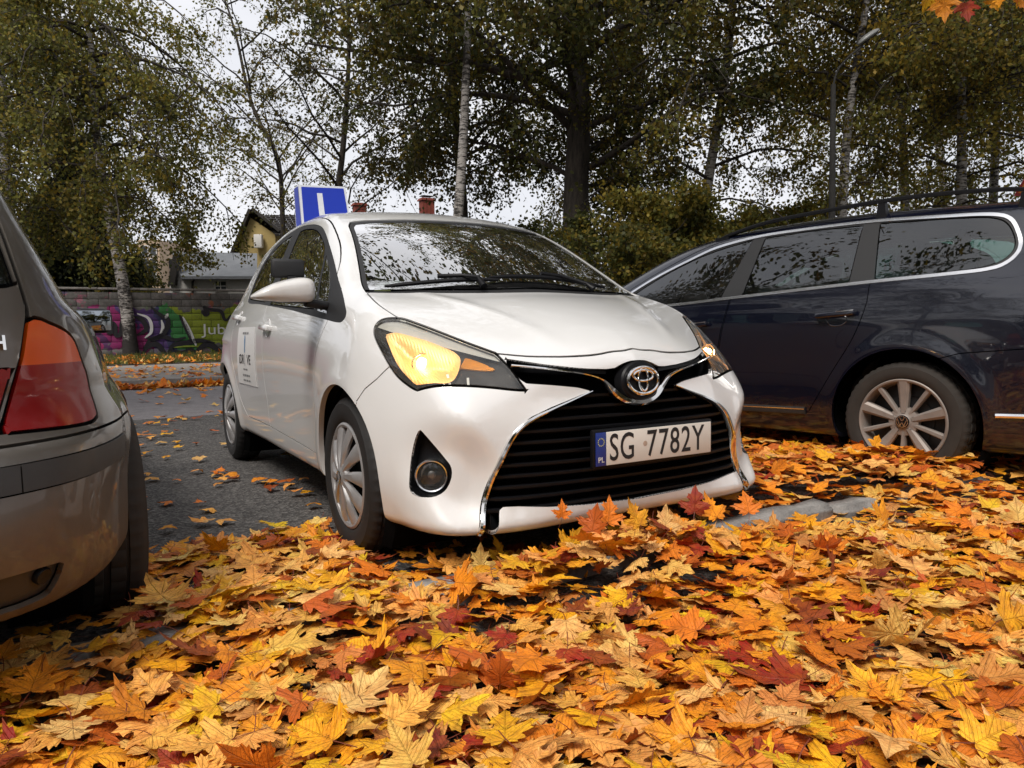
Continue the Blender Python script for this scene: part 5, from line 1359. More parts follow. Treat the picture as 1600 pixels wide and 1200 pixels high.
def leaf_mat(name, ground=True):
    m = Mat(name); uv = m.n('UVMap'); at = m.n('Attribute', attribute_name='col'); sp = m.n('SeparateXYZ'); m.l(uv.outputs[0], sp.inputs[0])
    x = m.math('ABSOLUTE', sp.outputs[0]); y = sp.outputs[1]
    d = x
    for a in (58, 103):
        ca, sa = math.cos(math.radians(a)), math.sin(math.radians(a))
        q = m.math('ABSOLUTE', m.math('SUBTRACT', m.math('MULTIPLY', x, ca), m.math('MULTIPLY', y, sa))); d = m.math('MINIMUM', d, q)
    ca, sa = math.cos(math.radians(30)), math.sin(math.radians(30))     # side veins of the middle lobe
    q = m.math('ABSOLUTE', m.math('SUBTRACT', m.math('MULTIPLY', x, ca), m.math('MULTIPLY', m.math('SUBTRACT', y, .30), sa))); d = m.math('MINIMUM', d, m.math('ADD', q, .004))
    vein = m.ramp(d, [(.0, 1.), (.008, .9), (.016, 0.)])
    wv = m.math('FRACT', m.math('MULTIPLY', m.math('ADD', y, m.math('MULTIPLY', x, -.8)), 11)); fine = m.ramp(wv, [(0, 1.), (.07, 0.), (.93, 0.), (1., 1.)])
    cb = m.n('CombineXYZ'); m.l(sp.outputs[0], cb.inputs[0]); m.l(sp.outputs[1], cb.inputs[1]); se = m.n('SeparateColor'); m.l(at.outputs[0], se.inputs[0])
    m.l(m.math('MULTIPLY', m.math('ADD', se.outputs[0], m.math('MULTIPLY', se.outputs[1], 3)), 60), cb.inputs[2])
    spots = m.noise(16, 4, .7, vec=cb.outputs[0]); blot = m.noise(3.2, 4, .6, vec=cb.outputs[0])
    c = m.mix(m.ramp(blot, [(.36, 0.), (.66, .85)]), at.outputs[0], m.mix(.6, at.outputs[0], (.50, .12, .012)))
    c = m.mix(m.ramp(spots, [(.56, 0.), (.68, .85)]), c, m.mix(.75, at.outputs[0], (.10, .03, .01)))
    c = m.mix(m.math('MULTIPLY', vein, .5), c, m.mix(.5, at.outputs[0], (.22, .07, .02)))
    c = m.mix(m.math('MULTIPLY', fine, .10), c, (.20, .07, .02))
    rr = m.math('SQRT', m.math('ADD', m.math('MULTIPLY', x, x), m.math('POWER', m.math('SUBTRACT', y, .30), 2.)))
    ed_ = m.math('MULTIPLY', m.ramp(rr, [(.34, 0.), (.66, .9)]), m.ramp(blot, [(.45, 0.), (.6, 1.)])); c = m.mix(ed_, c, m.mix(.7, at.outputs[0], (.20, .06, .015)))
    st = m.math('LESS_THAN', y, -2.); c = m.mix(st, c, (.16, .035, .015))
    b = m.pr(Roughness=.55); m.l(c, b.inputs['Base Color']); b.inputs['Specular IOR Level'].default_value = .35
    hh = m.math('SUBTRACT', m.math('MULTIPLY', spots, .4), m.math('ADD', m.math('MULTIPLY', vein, .8), m.math('MULTIPLY', fine, .3)))
    m.l(m.bump(hh, .8, .005), b.inputs['Normal'])
    tr = m.n('BsdfTranslucent'); m.l(c, tr.inputs[0]); mx = m.n('MixShader'); mx.inputs[0].default_value = .14 if ground else .35
    m.l(b.outputs[0], mx.inputs[1]); m.l(tr.outputs[0], mx.inputs[2]); m.l(mx.outputs[0], m.out.inputs[0]); return m.m
M['maple_leaf'] = leaf_mat('maple_leaf'); M['maple_leaf_tree'] = leaf_mat('maple_leaf_tree', False)
PAL = [((.92, .47, .10), 30), ((.93, .58, .17), 17), ((.93, .36, .015), 17), ((.96, .47, .010), 15), ((.82, .25, .014), 11), ((.52, .11, .010), 6), ((.24, .045, .010), 4), ((.30, .014, .008), 4), ((.15, .016, .012), 2), ((.66, .30, .07), 8), ((.95, .54, .020), 4)]
PALC = np.array([p[0] for p in PAL]); PALW = np.array([p[1] for p in PAL], float); PALW /= PALW.sum()
from mathutils import noise as mnoise
def nz2(x, y, s, o=0.): return np.array([mnoise.noise(Vector((a*s+o, b*s-o, o*.7))) for a, b in zip(x, y)])
def pile(x, y):
    """height of the drift of leaves"""
    u = x*UV_.x+y*UV_.y; v = x*VV_.x+y*VV_.y
    h = .018+.0*u
    h = h+.075*sstep(1.2, 2.2, u)*sstep(1.6, 2.4, v)*(1-sstep(4.6, 5.4, v))
    h = h+.150*np.exp(-((u-1.50)/.42)**2-((v-1.82)/.14)**2)           # heaped against the bumper
    h = h+.05*np.exp(-((u-1.0)/.30)**2-((v-1.92)/.10)**2)
    h = h+.05*np.exp(-((v-2.45)/.25)**2)*sstep(1.9, 2.4, u)+.055*np.exp(-((v-2.1)/.17)**2)*(1-sstep(.55, .75, u)*(1-sstep(3.0, 3.2, u)))
    h = h*(1-.75*sstep(1.95, 2.1, u)*(1-sstep(3.1, 3.3, u))*np.exp(-((v-2.06)/.16)**4))
    h = h+.035*np.exp(-((u+1.0)/1.2)**2-((v-2.2)/.5)**2)
    return h
rng = np.random.default_rng(5)
NS = 14
SH_HI = [leaf_shape(HALF, 3, 100+i, .72) for i in range(NS)]; SH_LO = [leaf_shape(HALF_LOW, 2, 200+i, .8) for i in range(NS)]
YC = Vector((YX, YY)); BPX, _bz = rear_pose(math.sin(BAL), -math.cos(BAL), (-1.205, 2.33), 3.492, .85)
def in_car(x, y, ox, oy, rz, a0, a1, bw):
    dx, dy = x-ox, y-oy; a = dx*math.cos(rz)+dy*math.sin(rz); b = -dx*math.sin(rz)+dy*math.cos(rz)
    return (a > a0) & (a < a1) & (np.abs(b) < bw)
def carpet():
    P = []
    # candidates on a jittered grid, thinned by the cover wanted at each place
    sp = .046
    gx, gy = np.meshgrid(np.arange(-3.6, 7.6, sp), np.arange(.55, 8.2, sp)); x = (gx+rng.uniform(-.5, .5, gx.shape)*sp).ravel(); y = (gy+rng.uniform(-.5, .5, gy.shape)*sp).ravel()
    k = np.abs(x) < .74*y+.8; x, y = x[k], y[k]
    u = x*UV_.x+y*UV_.y; v = x*VV_.x+y*VV_.y
    n1 = nz2(x, y, 1.3, 3.)+.5*nz2(x, y, 3.1, 9.); n2 = nz2(x, y, 2.3, 17.)
    edge = 2.95+.32*n1+.45*(1-sstep(-1.2, .2, u))       # where the carpet ends towards the road on the left
    edge = np.where(u > 1.25, 5.6+.5*n1, edge)
    cov = 1-sstep(-.28, .30, v-edge)
    cov = np.where(v > edge+.05, np.maximum(cov, .0), cov)
    # under the hatchback it is nearly bare behind the bumper
    und = in_car(x, y, YX, YY, car_rot(-TH), .28, 3.9, .80); cov = np.where(und, np.where(v < 2.75, .25, .05)*(.5+n2), cov)
    und = in_car(x, y, BPX[0], BPX[1], _bz, 0, 4.05, .78); cov = np.where(und, .10, cov)
    # bare strip beside the kerb stone on the right, and small holes
    cov = np.where((u > 2.05) & (u < 3.1) & (np.abs(v-2.07) < .065), .36, cov)
    cov = np.where((u > 2.5) & (u < 3.1) & (np.abs(v-1.92) < .085), .25, cov)
    cov = np.where((u > .85) & (u < 1.15) & (np.abs(v-2.09) < .10), .12, cov)
    cov = cov*(1-.55*sstep(.45, .62, n2))
    # thin scatter over the asphalt, thicker in a few drifts
    sc = .030+.11*sstep(.15, .5, n1)
    sc = sc+.20*np.exp(-((v-6.3-.35*n1)/.35)**2)*(u < .2)+.16*np.exp(-((v-4.4)/.5)**2)*(u < -.3)*(n1 > 0)
    cov = np.maximum(cov, np.where(und, 0, sc))
    far = sstep(3.2, 5.5, y)*.35
    k = rng.random(len(x)) < cov*(1-far)
    x, y = x[k], y[k]; z = pile(x, y); cv = cov[k]
    return x, y, z, cv
lx, ly, lz, lc = carpet()
nL = len(lx)
ls = rng.uniform(.068, .120, nL)*(1-.14*sstep(2.2, 3.6, ly))*np.where(rng.random(nL) < .12, 1.25, 1.); lt = np.abs(rng.normal(0, .17, nL))+.03
dense = lc > .6; ls = np.where(dense, ls, ls*.78)
lt = np.where(dense, lt, lt*.45)
st_ = (rng.random(nL) < .014) & dense; lt[st_] = rng.uniform(.8, 1.35, st_.sum())
hp = np.exp(-(((lx*UV_.x+ly*UV_.y)-1.45)/.36)**2-(((lx*VV_.x+ly*VV_.y)-1.80)/.14)**2); lt = lt+hp*rng.uniform(0, .65, nL); ls = ls*(1-.25*np.clip(hp, 0, 1))
ld = rng.uniform(0, 2*PI, nL); lr = rng.uniform(0, 2*PI, nL)
lz = lz+np.where(dense, rng.uniform(.0, .045, nL), rng.uniform(0.004, .012, nL))+.5*ls*np.sin(np.minimum(lt, 1.2))*.55
lcol = rng.choice(len(PAL), nL, p=PALW)
# drifts of one colour
cn = nz2(lx, ly, 1.1, 31.); redder = (cn > .2) & (rng.random(nL) < .35) & (lx > .3); lcol[redder] = rng.choice([2, 4, 5, 7, 4], redder.sum())
far_dark = (ly > 3.3) & (rng.random(nL) < .30); lcol[far_dark] = rng.choice([4, 5, 5, 4, 2], far_dark.sum())
def leaf_mats(i):
    """4x4 of leaf i: spin, then tilt about a random level axis"""
    return Matrix.Translation((lx[i], ly[i], lz[i])) @ Matrix.Rotation(lt[i], 4, Vector((math.cos(ld[i]), math.sin(ld[i]), 0))) @ Matrix.Rotation(lr[i], 4, 'Z') @ Matrix.Diagonal((ls[i], ls[i], ls[i], 1))
dist = np.hypot(lx, ly); vis = (np.abs(lx) < .69*ly-.02) & (ly > 1.34)
# the 300 that show largest: near, inside the frame and on top of the carpet
score = ls/dist*np.where(vis, 1, 0)*(1+6*(lz-pile(lx, ly)))
top300 = np.argsort(-score)[:300]; is_top = np.zeros(nL, bool); is_top[top300] = True; lz[is_top] += .006
def leaf_colour(ci, n):
    c = PALC[ci]*(1+rng.uniform(-.14, .14, 3)); return np.tile([*np.clip(c, 0, 1), 1], (n, 1))
def batch(name, ids, shapes, mat, parent=None):
    Vs, Ts, Us, Cs = [], [], [], []; off = 0
    for i in ids:
        V, T, UVc = shapes[i % NS]; m = np.array(leaf_mats(i)); Vs.append(V@m[:3, :3].T+m[:3, 3]); Ts.append(T+off); Us.append(UVc); Cs.append(leaf_colour(lcol[i], len(V))); off += len(V)
    me = mesh_np(name, np.concatenate(Vs), np.concatenate(Ts), True, None, np.concatenate(Us), np.concatenate(Cs))
    return link(name, me, mat, parent)
rest = np.where(~is_top)[0]; near = rest[dist[rest] < 3.4]; farr = rest[dist[rest] >= 3.4]
lit = batch('fallen_leaves', near, SH_HI, M['maple_leaf']); lit['kind'] = 'stuff'
o = batch('fallen_leaves', farr, SH_LO, M['maple_leaf']); o['kind'] = 'stuff'
shared = {}
for i in top300:
    key = (i % NS, int(lcol[i]))
    if key not in shared:
        V, T, UVc = SH_HI[key[0]]; shared[key] = mesh_np('maple_leaf', V, T, True, None, UVc, leaf_colour(key[1], len(V))); shared[key].materials.append(M['maple_leaf'])
    o = link('maple_leaf', shared[key], None, lit); o.matrix_world = leaf_mats(i)
# leaves blown along the far kerb, on the pavement and in the grass
def scatter(name, n, fu, fv, z, size, shapes=SH_LO, tilt=.35):
    global lx, ly, lz, ls, lt, ld, lr, lcol
    u = fu(n); v = fv(n); lx = u*UV_.x+v*VV_.x; ly = u*UV_.y+v*VV_.y; lz = z+rng.uniform(0, .03, n); ls = rng.uniform(*size, n); lt = np.abs(rng.normal(0, tilt, n)); ld = rng.uniform(0, 6.3, n); lr = rng.uniform(0, 6.3, n); lcol = rng.choice([0, 1, 2, 4, 5, 9, 4], n)
    o = batch(name, range(n), shapes, M['maple_leaf']); o['kind'] = 'stuff'; return o
SH_XS = [leaf_shape([(0, 0), (.28, -.1), (.64, .33), (.22, .42), (.30, .70), (0, 1.03)], 1, 300+i, .9, False) for i in range(NS)]
scatter('leaves_along_kerb', 2600, lambda n: rng.uniform(-9, 9, n), lambda n: 12.93-np.abs(rng.normal(0, .16, n)), .01, (.10, .16), SH_XS, .5)
scatter('leaves_on_pavement', 1500, lambda n: rng.uniform(-12, 9, n), lambda n: 13.3+rng.beta(1.2, 2.0, n)*6.2, .115, (.08, .14), SH_XS, .2)
scatter('leaves_on_grass', 2600, lambda n: rng.uniform(-14, 9, n), lambda n: 19.7+rng.beta(1., 1.8, n)*7.5, .15, (.10, .16), SH_XS, .5)
scatter('leaves_on_road', 260, lambda n: rng.uniform(-8, 6, n), lambda n: rng.uniform(8.0, 12.9, n), .004, (.08, .14), SH_XS, .15)
# grass blades of the verge
def grass():
    n = 26000; u = rng.uniform(-14, 10, n); v = 19.65+rng.beta(1, 1.6, n)*7.8; x = u*UV_.x+v*VV_.x; y = u*UV_.y+v*VV_.y
    h = rng.uniform(.06, .20, n); w = rng.uniform(.006, .014, n); a = rng.uniform(0, 2*PI, n); lean = rng.normal(0, .4, (n, 2))*h[:, None]
    B = np.column_stack([x, y, np.full(n, .128)]); s = np.column_stack([np.cos(a)*w, np.sin(a)*w, 0*w])
    V = np.stack([B-s, B+s, B+np.column_stack([lean, h])], 1).reshape(-1, 3); T = np.arange(3*n).reshape(-1, 3)
    c = np.array([.085, .105, .028])*rng.uniform(.6, 1.5, (n, 1))+rng.random((n, 1))*[.05, .03, 0]; C = np.repeat(np.column_stack([c, np.ones(n)]), 3, 0)
    o = link('grass', mesh_np('grass', V, T, False, cols=C), M['blade']); o['kind'] = 'stuff'
def blade_mat(name, tl=.35, rough=.6):
    m = Mat(name); at = m.n('Attribute', attribute_name='col'); b = m.pr(Roughness=rough); m.l(at.outputs[0], b.inputs['Base Color']); b.inputs['Specular IOR Level'].default_value = .25
    tr = m.n('BsdfTranslucent'); m.l(at.outputs[0], tr.inputs[0]); mx = m.n('MixShader'); mx.inputs[0].default_value = tl
    m.l(b.outputs[0], mx.inputs[1]); m.l(tr.outputs[0], mx.inputs[2]); m.l(mx.outputs[0], m.out.inputs[0]); return m.m
M['blade'] = blade_mat('blade')
grass()

# ------------------------------------------------------------------ painted block wall
def wall_mat():
    m = Mat('graffiti_wall'); g = m.n('NewGeometry'); vm = m.n('VectorMath', operation='DOT_PRODUCT'); m.l(g.outputs['Position'], vm.inputs[0]); vm.inputs[1].default_value = UV_
    sp = m.n('SeparateXYZ'); m.l(g.outputs['Position'], sp.inputs[0]); z = sp.outputs[2]
    p = g.outputs['Position']; wob = m.noise(.8, 3, .6, vec=p); wob2 = m.noise(2.6, 2, .5, vec=p)
    u = m.math('ADD', vm.outputs['Value'], m.math('MULTIPLY', m.math('SUBTRACT', wob, .5), 2.6)); u = m.math('ADD', u, m.math('MULTIPLY', z, .55))
    f = m.math('DIVIDE', m.math('ADD', u, 2.5), 10.)
    col = m.ramp(f, [(0., (.15, .012, .05)), (.205, (.30, .015, .11)), (.33, (.09, .015, .10)), (.375, (.28, .012, .13)), (.47, (.075, .03, .16)), (.545, (.03, .03, .10)), (.585, (.035, .21, .05)), (.65, (.24, .30, .015)), (.85, (.16, .20, .02))], 'CONSTANT')
    conc = m.mix(m.ramp(m.noise(6, 7, .75, vec=p), [(.3, 0.), (.7, 1.)]), (.07, .066, .062), (.19, .18, .17))
    # loose sprayed patches above the piece
    pt = m.ramp(m.noise(1.7, 4, .7, vec=p), [(.55, 0.), (.60, .8)]); pc = m.ramp(m.noise(.55, 1, .5, vec=p), [(.0, (.40, .10, .03)), (.44, (.35, .10, .16)), (.50, (.10, .07, .16)), (.58, (.10, .22, .05)), (.7, (.45, .42, .40))], 'CONSTANT')
    conc = m.mix(pt, conc, pc)
    zt = m.math('ADD', z, m.math('MULTIPLY', m.math('SUBTRACT', wob2, .5), 1.1)); msk = m.ramp(m.math('DIVIDE', zt, 2.3), [(.73, 1.), (.74, 0.)])
    low = m.ramp(m.math('DIVIDE', zt, 2.3), [(.10, 0.), (.13, 1.)]); msk = m.math('MULTIPLY', msk, low)
    c = m.mix(msk, conc, col); c = m.mix(m.ramp(m.noise(22, 5, .7, vec=p), [(.35, .45), (.6, 0.)]), c, (.06, .055, .05))
    b = m.pr(Roughness=.8); m.l(c, b.inputs['Base Color']); m.l(m.bump(m.noise(30, 4, .7, vec=p), .5, .01), b.inputs['Normal']); return m.m
M['wall_paint'] = wall_mat()
M['mortar'] = plain('mortar', (.055, .052, .048), .95, grain=.3, gs=10)
WV = 27.7
def build_wall():
    root = empty('block_wall', uv2w(0, WV, 0), TH); tag(root, 'low concrete block wall with magenta, purple and lime graffiti behind the pavement', 'wall')
    L, H, D = .62, .245, .22
    MB().box((0, .10, 1.08), (60, D-.03, 2.14)).obj('core', M['mortar'], root)
    mb = MB().box((0, 0, 0), (L-.012, D, H-.012), bev=.010); me = mb.mesh('block', .6); me.materials.append(M['wall_paint'])
    rest = MB()
    for r in range(9):
        for i in range(-48, 49):
            x = i*L+(L/2 if r % 2 else 0); 
            if abs(x) > 29.5: continue
            y = .08+random.uniform(-.006, .006); zz = .11+H/2+r*H*.955
            inview = -4.6 < x < 8.0
            if inview:
                o = link('block', me, None, root); o.location = (x, y, zz); o.rotation_euler = (random.uniform(-.01, .01), 0, random.uniform(-.012, .012)); o.scale.z = .955
            else: rest.box((x, y, zz), (L-.012, D, H*.955-.012))
    o = rest.obj('block', M['wall_paint'], root, auto=None); o['kind'] = 'stuff'
    mc = MB(); 
    for i in range(-24, 25): mc.box((i*1.22, .10, 2.33), (1.205, .34, .07), bev=.01)
    o = mc.obj('coping', M['kerb_stone'], root); o['kind'] = 'stuff'
    # black and white lines of the piece, sprayed strokes a few millimetres proud
    rg = random.Random(3)
    def stroke(pts, w, mat):
        pts = smooth_loop(pts, 8, closed=False); n = len(pts); P = np.column_stack([pts[:, 0], np.full(n, -.052), pts[:, 1]])
        V_, F_ = sweep(P, np.tile([0, -1., 0], (n, 1)), lambda t: [(-w*(.35+.65*math.sin(PI*t)), 0), (-w*(.35+.65*math.sin(PI*t)), .006), (w*(.35+.65*math.sin(PI*t)), .006), (w*(.35+.65*math.sin(PI*t)), 0)])
        MB().add(V_, F_).obj('graffiti_stroke', mat, root, auto=None)
    Bk, Wh, Gn = M['spray_black'], M['spray_white'], M['spray_green']
    def PX(x, y):
        # wall point on the sight line (x, y) of the photograph
        d = at_px(x, y, 1.)-Vector((0, 0, CAM_H)); o_ = Vector((0, 0, CAM_H)); t = (WV+.03-0)/(d.x*VV_.x+d.y*VV_.y); w = o_+d*t
        return (w.x*UV_.x+w.y*UV_.y, w.z)
    S = [([(155, 497), (165, 505), (172, 520), (176, 505), (184, 525), (190, 503), (198, 497)], .07, Bk), ([(208, 494), (222, 500), (228, 514), (214, 524)], .08, Bk), ([(214, 490), (232, 498), (236, 518), (226, 528)], .05, Wh),
         ([(236, 480), (250, 492), (262, 500), (256, 520), (240, 530), (228, 528)], .08, Bk), ([(224, 545), (236, 530), (255, 526), (272, 531), (290, 527)], .07, Bk), ([(222, 553), (232, 541), (244, 538), (254, 548), (258, 556)], .09, Bk),
         ([(262, 556), (270, 540), (290, 536), (312, 532), (335, 536)], .09, Bk), ([(300, 556), (322, 538), (338, 545), (348, 556)], .10, Bk), ([(280, 492), (290, 512), (300, 536)], .07, Bk), ([(285, 495), (296, 518), (306, 540)], .06, Wh),
         ([(316, 480), (332, 484), (345, 487), (352, 500), (360, 492)], .06, Bk), ([(252, 500), (254, 512), (250, 522)], .05, Wh), ([(272, 548), (285, 552), (300, 548), (296, 556)], .10, Bk), ([(270, 543), (290, 541), (310, 541)], .03, Gn), ([(262, 490), (258, 498)], .05, Wh), ([(318, 478), (322, 490), (314, 486)], .10, Bk)]
    for p, w, mt in S: stroke([PX(*q) for q in p], w, mt)
    me = text_mesh('Jubv.', .52, .002, 1.2); me.transform(Matrix.Rotation(math.radians(90), 4, 'X')); a = PX(344, 515); me.transform(Matrix.Translation((a[0], -.053, a[1]))); link('lettering', me, M['spray_white'], root)
    # local frame of the root is the wall frame already
M['spray_black'] = plain('spray_black', (.012, .010, .014), .6); M['spray_white'] = plain('spray_white', (.62, .62, .62), .6); M['spray_green'] = plain('spray_green', (.22, .30, .03), .6)
build_wall()

# ------------------------------------------------------------------ houses beyond the wall
M['yellow_render'] = stone_mat('yellow_render', (.33, .24, .085), (.42, .32, .13), 1.2, .01)
M['white_render'] = stone_mat('white_render', (.58, .56, .53), (.72, .70, .66), 1.2, .01)
M['peach_render'] = stone_mat('peach_render', (.42, .31, .21), (.52, .39, .27), .8, .01)
M['roof_felt'] = stone_mat('roof_felt', (.10, .108, .12), (.17, .178, .19), 1.5, .01)
M['roof_tile'] = plain('roof_tile', (.045, .040, .038), .7, grain=.35, gs=3)
M['dark_wood'] = plain('dark_wood', (.022, .018, .015), .8, grain=.3, gs=6)
M['brick'] = plain('brick', (.22, .045, .028), .8, grain=.4, gs=9)
M['window_pane'] = plain('window_pane', (.04, .045, .05), .08)
def brick_chimney(parent, c, w, d, h, cap=True):
    ch = empty('chimney', c, TH, parent); MB().box((0, 0, h/2), (w-.03, d-.03, h)).obj('core', M['mortar'], ch)
    me = MB().box((0, 0, 0), (.235, .115, .062)).mesh('brick'); me.materials.append(M['brick']); n = int(h/.075)
    for r in range(n):
        zz = .035+r*.075; k = max(2, round(w/.25))
        for i in range(k):
            o = link('brick', me, None, ch); o.location = ((i-(k-1)/2)*w/k+(.03 if r % 2 else -.03)*0, -d/2+.04, zz); o.scale.x = w/k/.25
        o = link('brick', me, None, ch); o.location = (-w/2+.045, 0, zz); o.rotation_euler.z = PI/2; o.scale = (d/.26, .9, 1)
        o = link('brick', me, None, ch); o.location = (w/2-.045, 0, zz); o.rotation_euler.z = PI/2; o.scale = (d/.26, .9, 1)
    MB().box((0, 0, h+.04), (w+.16, d+.16, .08)).box((0, 0, h+.12), (w+.05, d+.05, .08)).obj('chimney_cap', M['brick'], ch)
    if cap: MB().box((0, 0, h+.30), (w*.9, d*.9, .03)).box((-w*.3, 0, h+.23), (.04, .04, .14)).box((w*.3, 0, h+.23), (.04, .04, .14)).obj('chimney_cowl', M['dark_wood'], ch)
    return ch
def P3(px, py, Y): return at_px(px, py, Y)
def yellow_house():
    Y = 44.; root = empty('yellow_house', (*P3(420, 458, Y).xy, 0)); tag(root, 'yellow rendered house with a dark tiled gable roof, behind the hatchback', 'house')
    inv = Vector(root.location)
    def L(px, py, dy=0.): return P3(px, py, Y+dy)-inv
    z0 = -L(420, 458).z*0
    a = [L(371, 458), L(371, 398), L(391, 340), L(430, 366), L(640, 366), L(640, 458)]
    for v in (a[0], a[5]): v.z = 0
    back = Vector((-.12, 1, 0))*8.; gbl = [a[0], a[1], a[2], a[3], Vector((a[3].x, a[3].y, 0))]
    MB().add([tuple(v) for v in gbl]+[tuple(v+back) for v in gbl], [(0, 1, 2, 3, 4), (9, 8, 7, 6, 5), (0, 5, 6, 1), (3, 8, 9, 4)]).obj('wall', M['yellow_render'], root, auto=None)
    w2 = [Vector((a[3].x+.02, a[3].y+.1, 0)), a[3]+Vector((.02, .1, 0)), a[4]+Vector((0, .1, 0)), Vector((a[5].x, a[5].y+.1, 0))]; MB().add([tuple(v) for v in w2]+[tuple(v+back) for v in w2], [(0, 1, 2, 3), (7, 6, 5, 4), (2, 6, 7, 3)]).obj('wall', M['yellow_render'], root, auto=None)
    out_ = -Vector((VV_.x, VV_.y, 0))*.5
    # left slope, with the dark barge board in front
    e = L(359, 402); top = L(389, 329); 
    for (p, q, nm) in ((e, top, 'roof'), (top, L(432, 364), 'roof')):
        n = Vector((-(q-p).z, 0, (q-p).x)).normalized()*.16
        if n.z < 0: n = -n
        F = [p+out_, q+out_, q+out_+n, p+out_+n]; Bk = [v+back*1.1 for v in F]
        MB().add([tuple(v) for v in F+Bk], [(0, 1, 2, 3), (7, 6, 5, 4), (3, 2, 6, 7), (1, 0, 4, 5), (0, 3, 7, 4), (2, 1, 5, 6)]).obj('roof', M['dark_wood'], root, auto=None)
    # tiled main slope facing the camera: rows of tiles stand proud of each other
    rs, re = L(404, 336, 3.2), L(680, 336, 3.2); es, ee = L(430, 368, -.5), L(680, 368, -.5); rows = 11; cols = 36
    tile = MB()
    for r in range(rows):
        t0, t1 = r/rows, (r+1.15)/rows
        for c in range(cols):
            s0, s1 = c/cols, (c+.96)/cols
            q = []
            for s_, t in ((s0, t0), (s1, t0), (s1, t1), (s0, t1)): q.append((es.lerp(ee, s_)).lerp(rs.lerp(re, s_), t))
            up = Vector((0, -.04, .09)); q[0] = q[0]+up; q[1] = q[1]+up
            b_ = len(tile.v); tile.add([tuple(v) for v in q]+[tuple(q[0]-up*1.3), tuple(q[1]-up*1.3)], [(0, 1, 2, 3), (4, 5, 1, 0)])
    o = tile.obj('roof_tiles', M['roof_tile'], root, auto=None); o['kind'] = 'stuff'
    # outdoor unit under the gable
    c = L(404, 377, -.3); un = MB().box(c, (.46, .35, .78), bev=.04).obj('wall_unit', M['white_render'], root)
    brick_chimney(root, L(667, 336, 3.)-Vector((0, 0, 1.2)), .80, .6, 2.05)
    ch = brick_chimney(root, L(562, 336, 3.)-Vector((0, 0, 1.2)), .72, .6, 1.75, False)
yellow_house()
def shed():
    Y = 37.; root = empty('grey_roof_house', (*P3(325, 455, Y).xy, 0)); tag(root, 'small whitewashed house with a grey felt roof above the graffiti wall', 'house'); inv = Vector(root.location)
    def L(px, py, dy=0.): return P3(px, py, Y+dy)-inv
    w = [L(285, 436), L(400, 436), L(400, 470), L(285, 470)]; w[2].z = w[3].z = 0; back = Vector((VV_.x, VV_.y, 0))*6
    gl = [w[3], w[0], L(270, 402, 3.), w[0]+back*.98, w[3]+back*.98]
    MB().add([tuple(v) for v in w]+[tuple(v+back) for v in w], [(0, 1, 2, 3), (7, 6, 5, 4), (1, 5, 6, 2)]).obj('wall', M['white_render'], root, auto=None)
    g2 = [L(266, 470), L(266, 440), L(273, 402), L(285, 434), L(285, 470)]; g2[0].z = g2[4].z = 0
    MB().add([tuple(v+Vector((0, .5*(1-i % 2)*0, 0))) for i, v in enumerate(g2)], [(0, 1, 2, 3, 4)]).obj('gable', M['white_render'], root, auto=None)
    r = [L(283, 436, -.4), L(402, 436, -.4), L(402, 400, 3.), L(269, 397, 3.)]; th_ = Vector((0, 0, .14))
    MB().add([tuple(v) for v in r]+[tuple(v+th_) for v in r], [(3, 2, 1, 0), (4, 5, 6, 7), (0, 1, 5, 4), (1, 2, 6, 5), (2, 3, 7, 6), (3, 0, 4, 7)]).obj('roof', M['roof_felt'], root, auto=None)
    b_ = [L(262, 446, -.3), L(270, 398, -.3)]; d = Vector((.28, 0, 0)); MB().add([tuple(v) for v in (b_[0], b_[1], b_[1]+d, b_[0]+d*1.2)]+[tuple(v+Vector((0, .5, 0))) for v in (b_[0], b_[1], b_[1]+d, b_[0]+d*1.2)], [(0, 1, 2, 3), (7, 6, 5, 4), (0, 4, 5, 1), (3, 2, 6, 7)]).obj('barge_board', M['dark_wood'], root, auto=None)
    fr = MB().box(L(345, 447, -.02), (.62, .1, .55)).obj('window', M['white_render'], root); c = L(345, 447, -.09)
    MB().box(c, (.50, .04, .42)).obj('pane', M['window_pane'], fr); MB().box(c-Vector((0, .03, 0)), (.03, .02, .42)).box(c-Vector((0, .03, 0)), (.5, .02, .03)).obj('glazing_bar', M['white_render'], fr)
    MB().tube([L(303, 436, -.2), L(301, 441, -.1), L(301, 470, -.1)], .06, 8).obj('drain_pipe', M['dark_wood'], root)
    c = MB().box(L(362, 456, -6), (1.9, 1.2, .10)).obj('lean_to_roof', M['roof_felt'], None)
    tag(c, 'flat felt roof of a lean-to just above the wall beside the hatchback', 'roof')
    pl = MB()
shed()
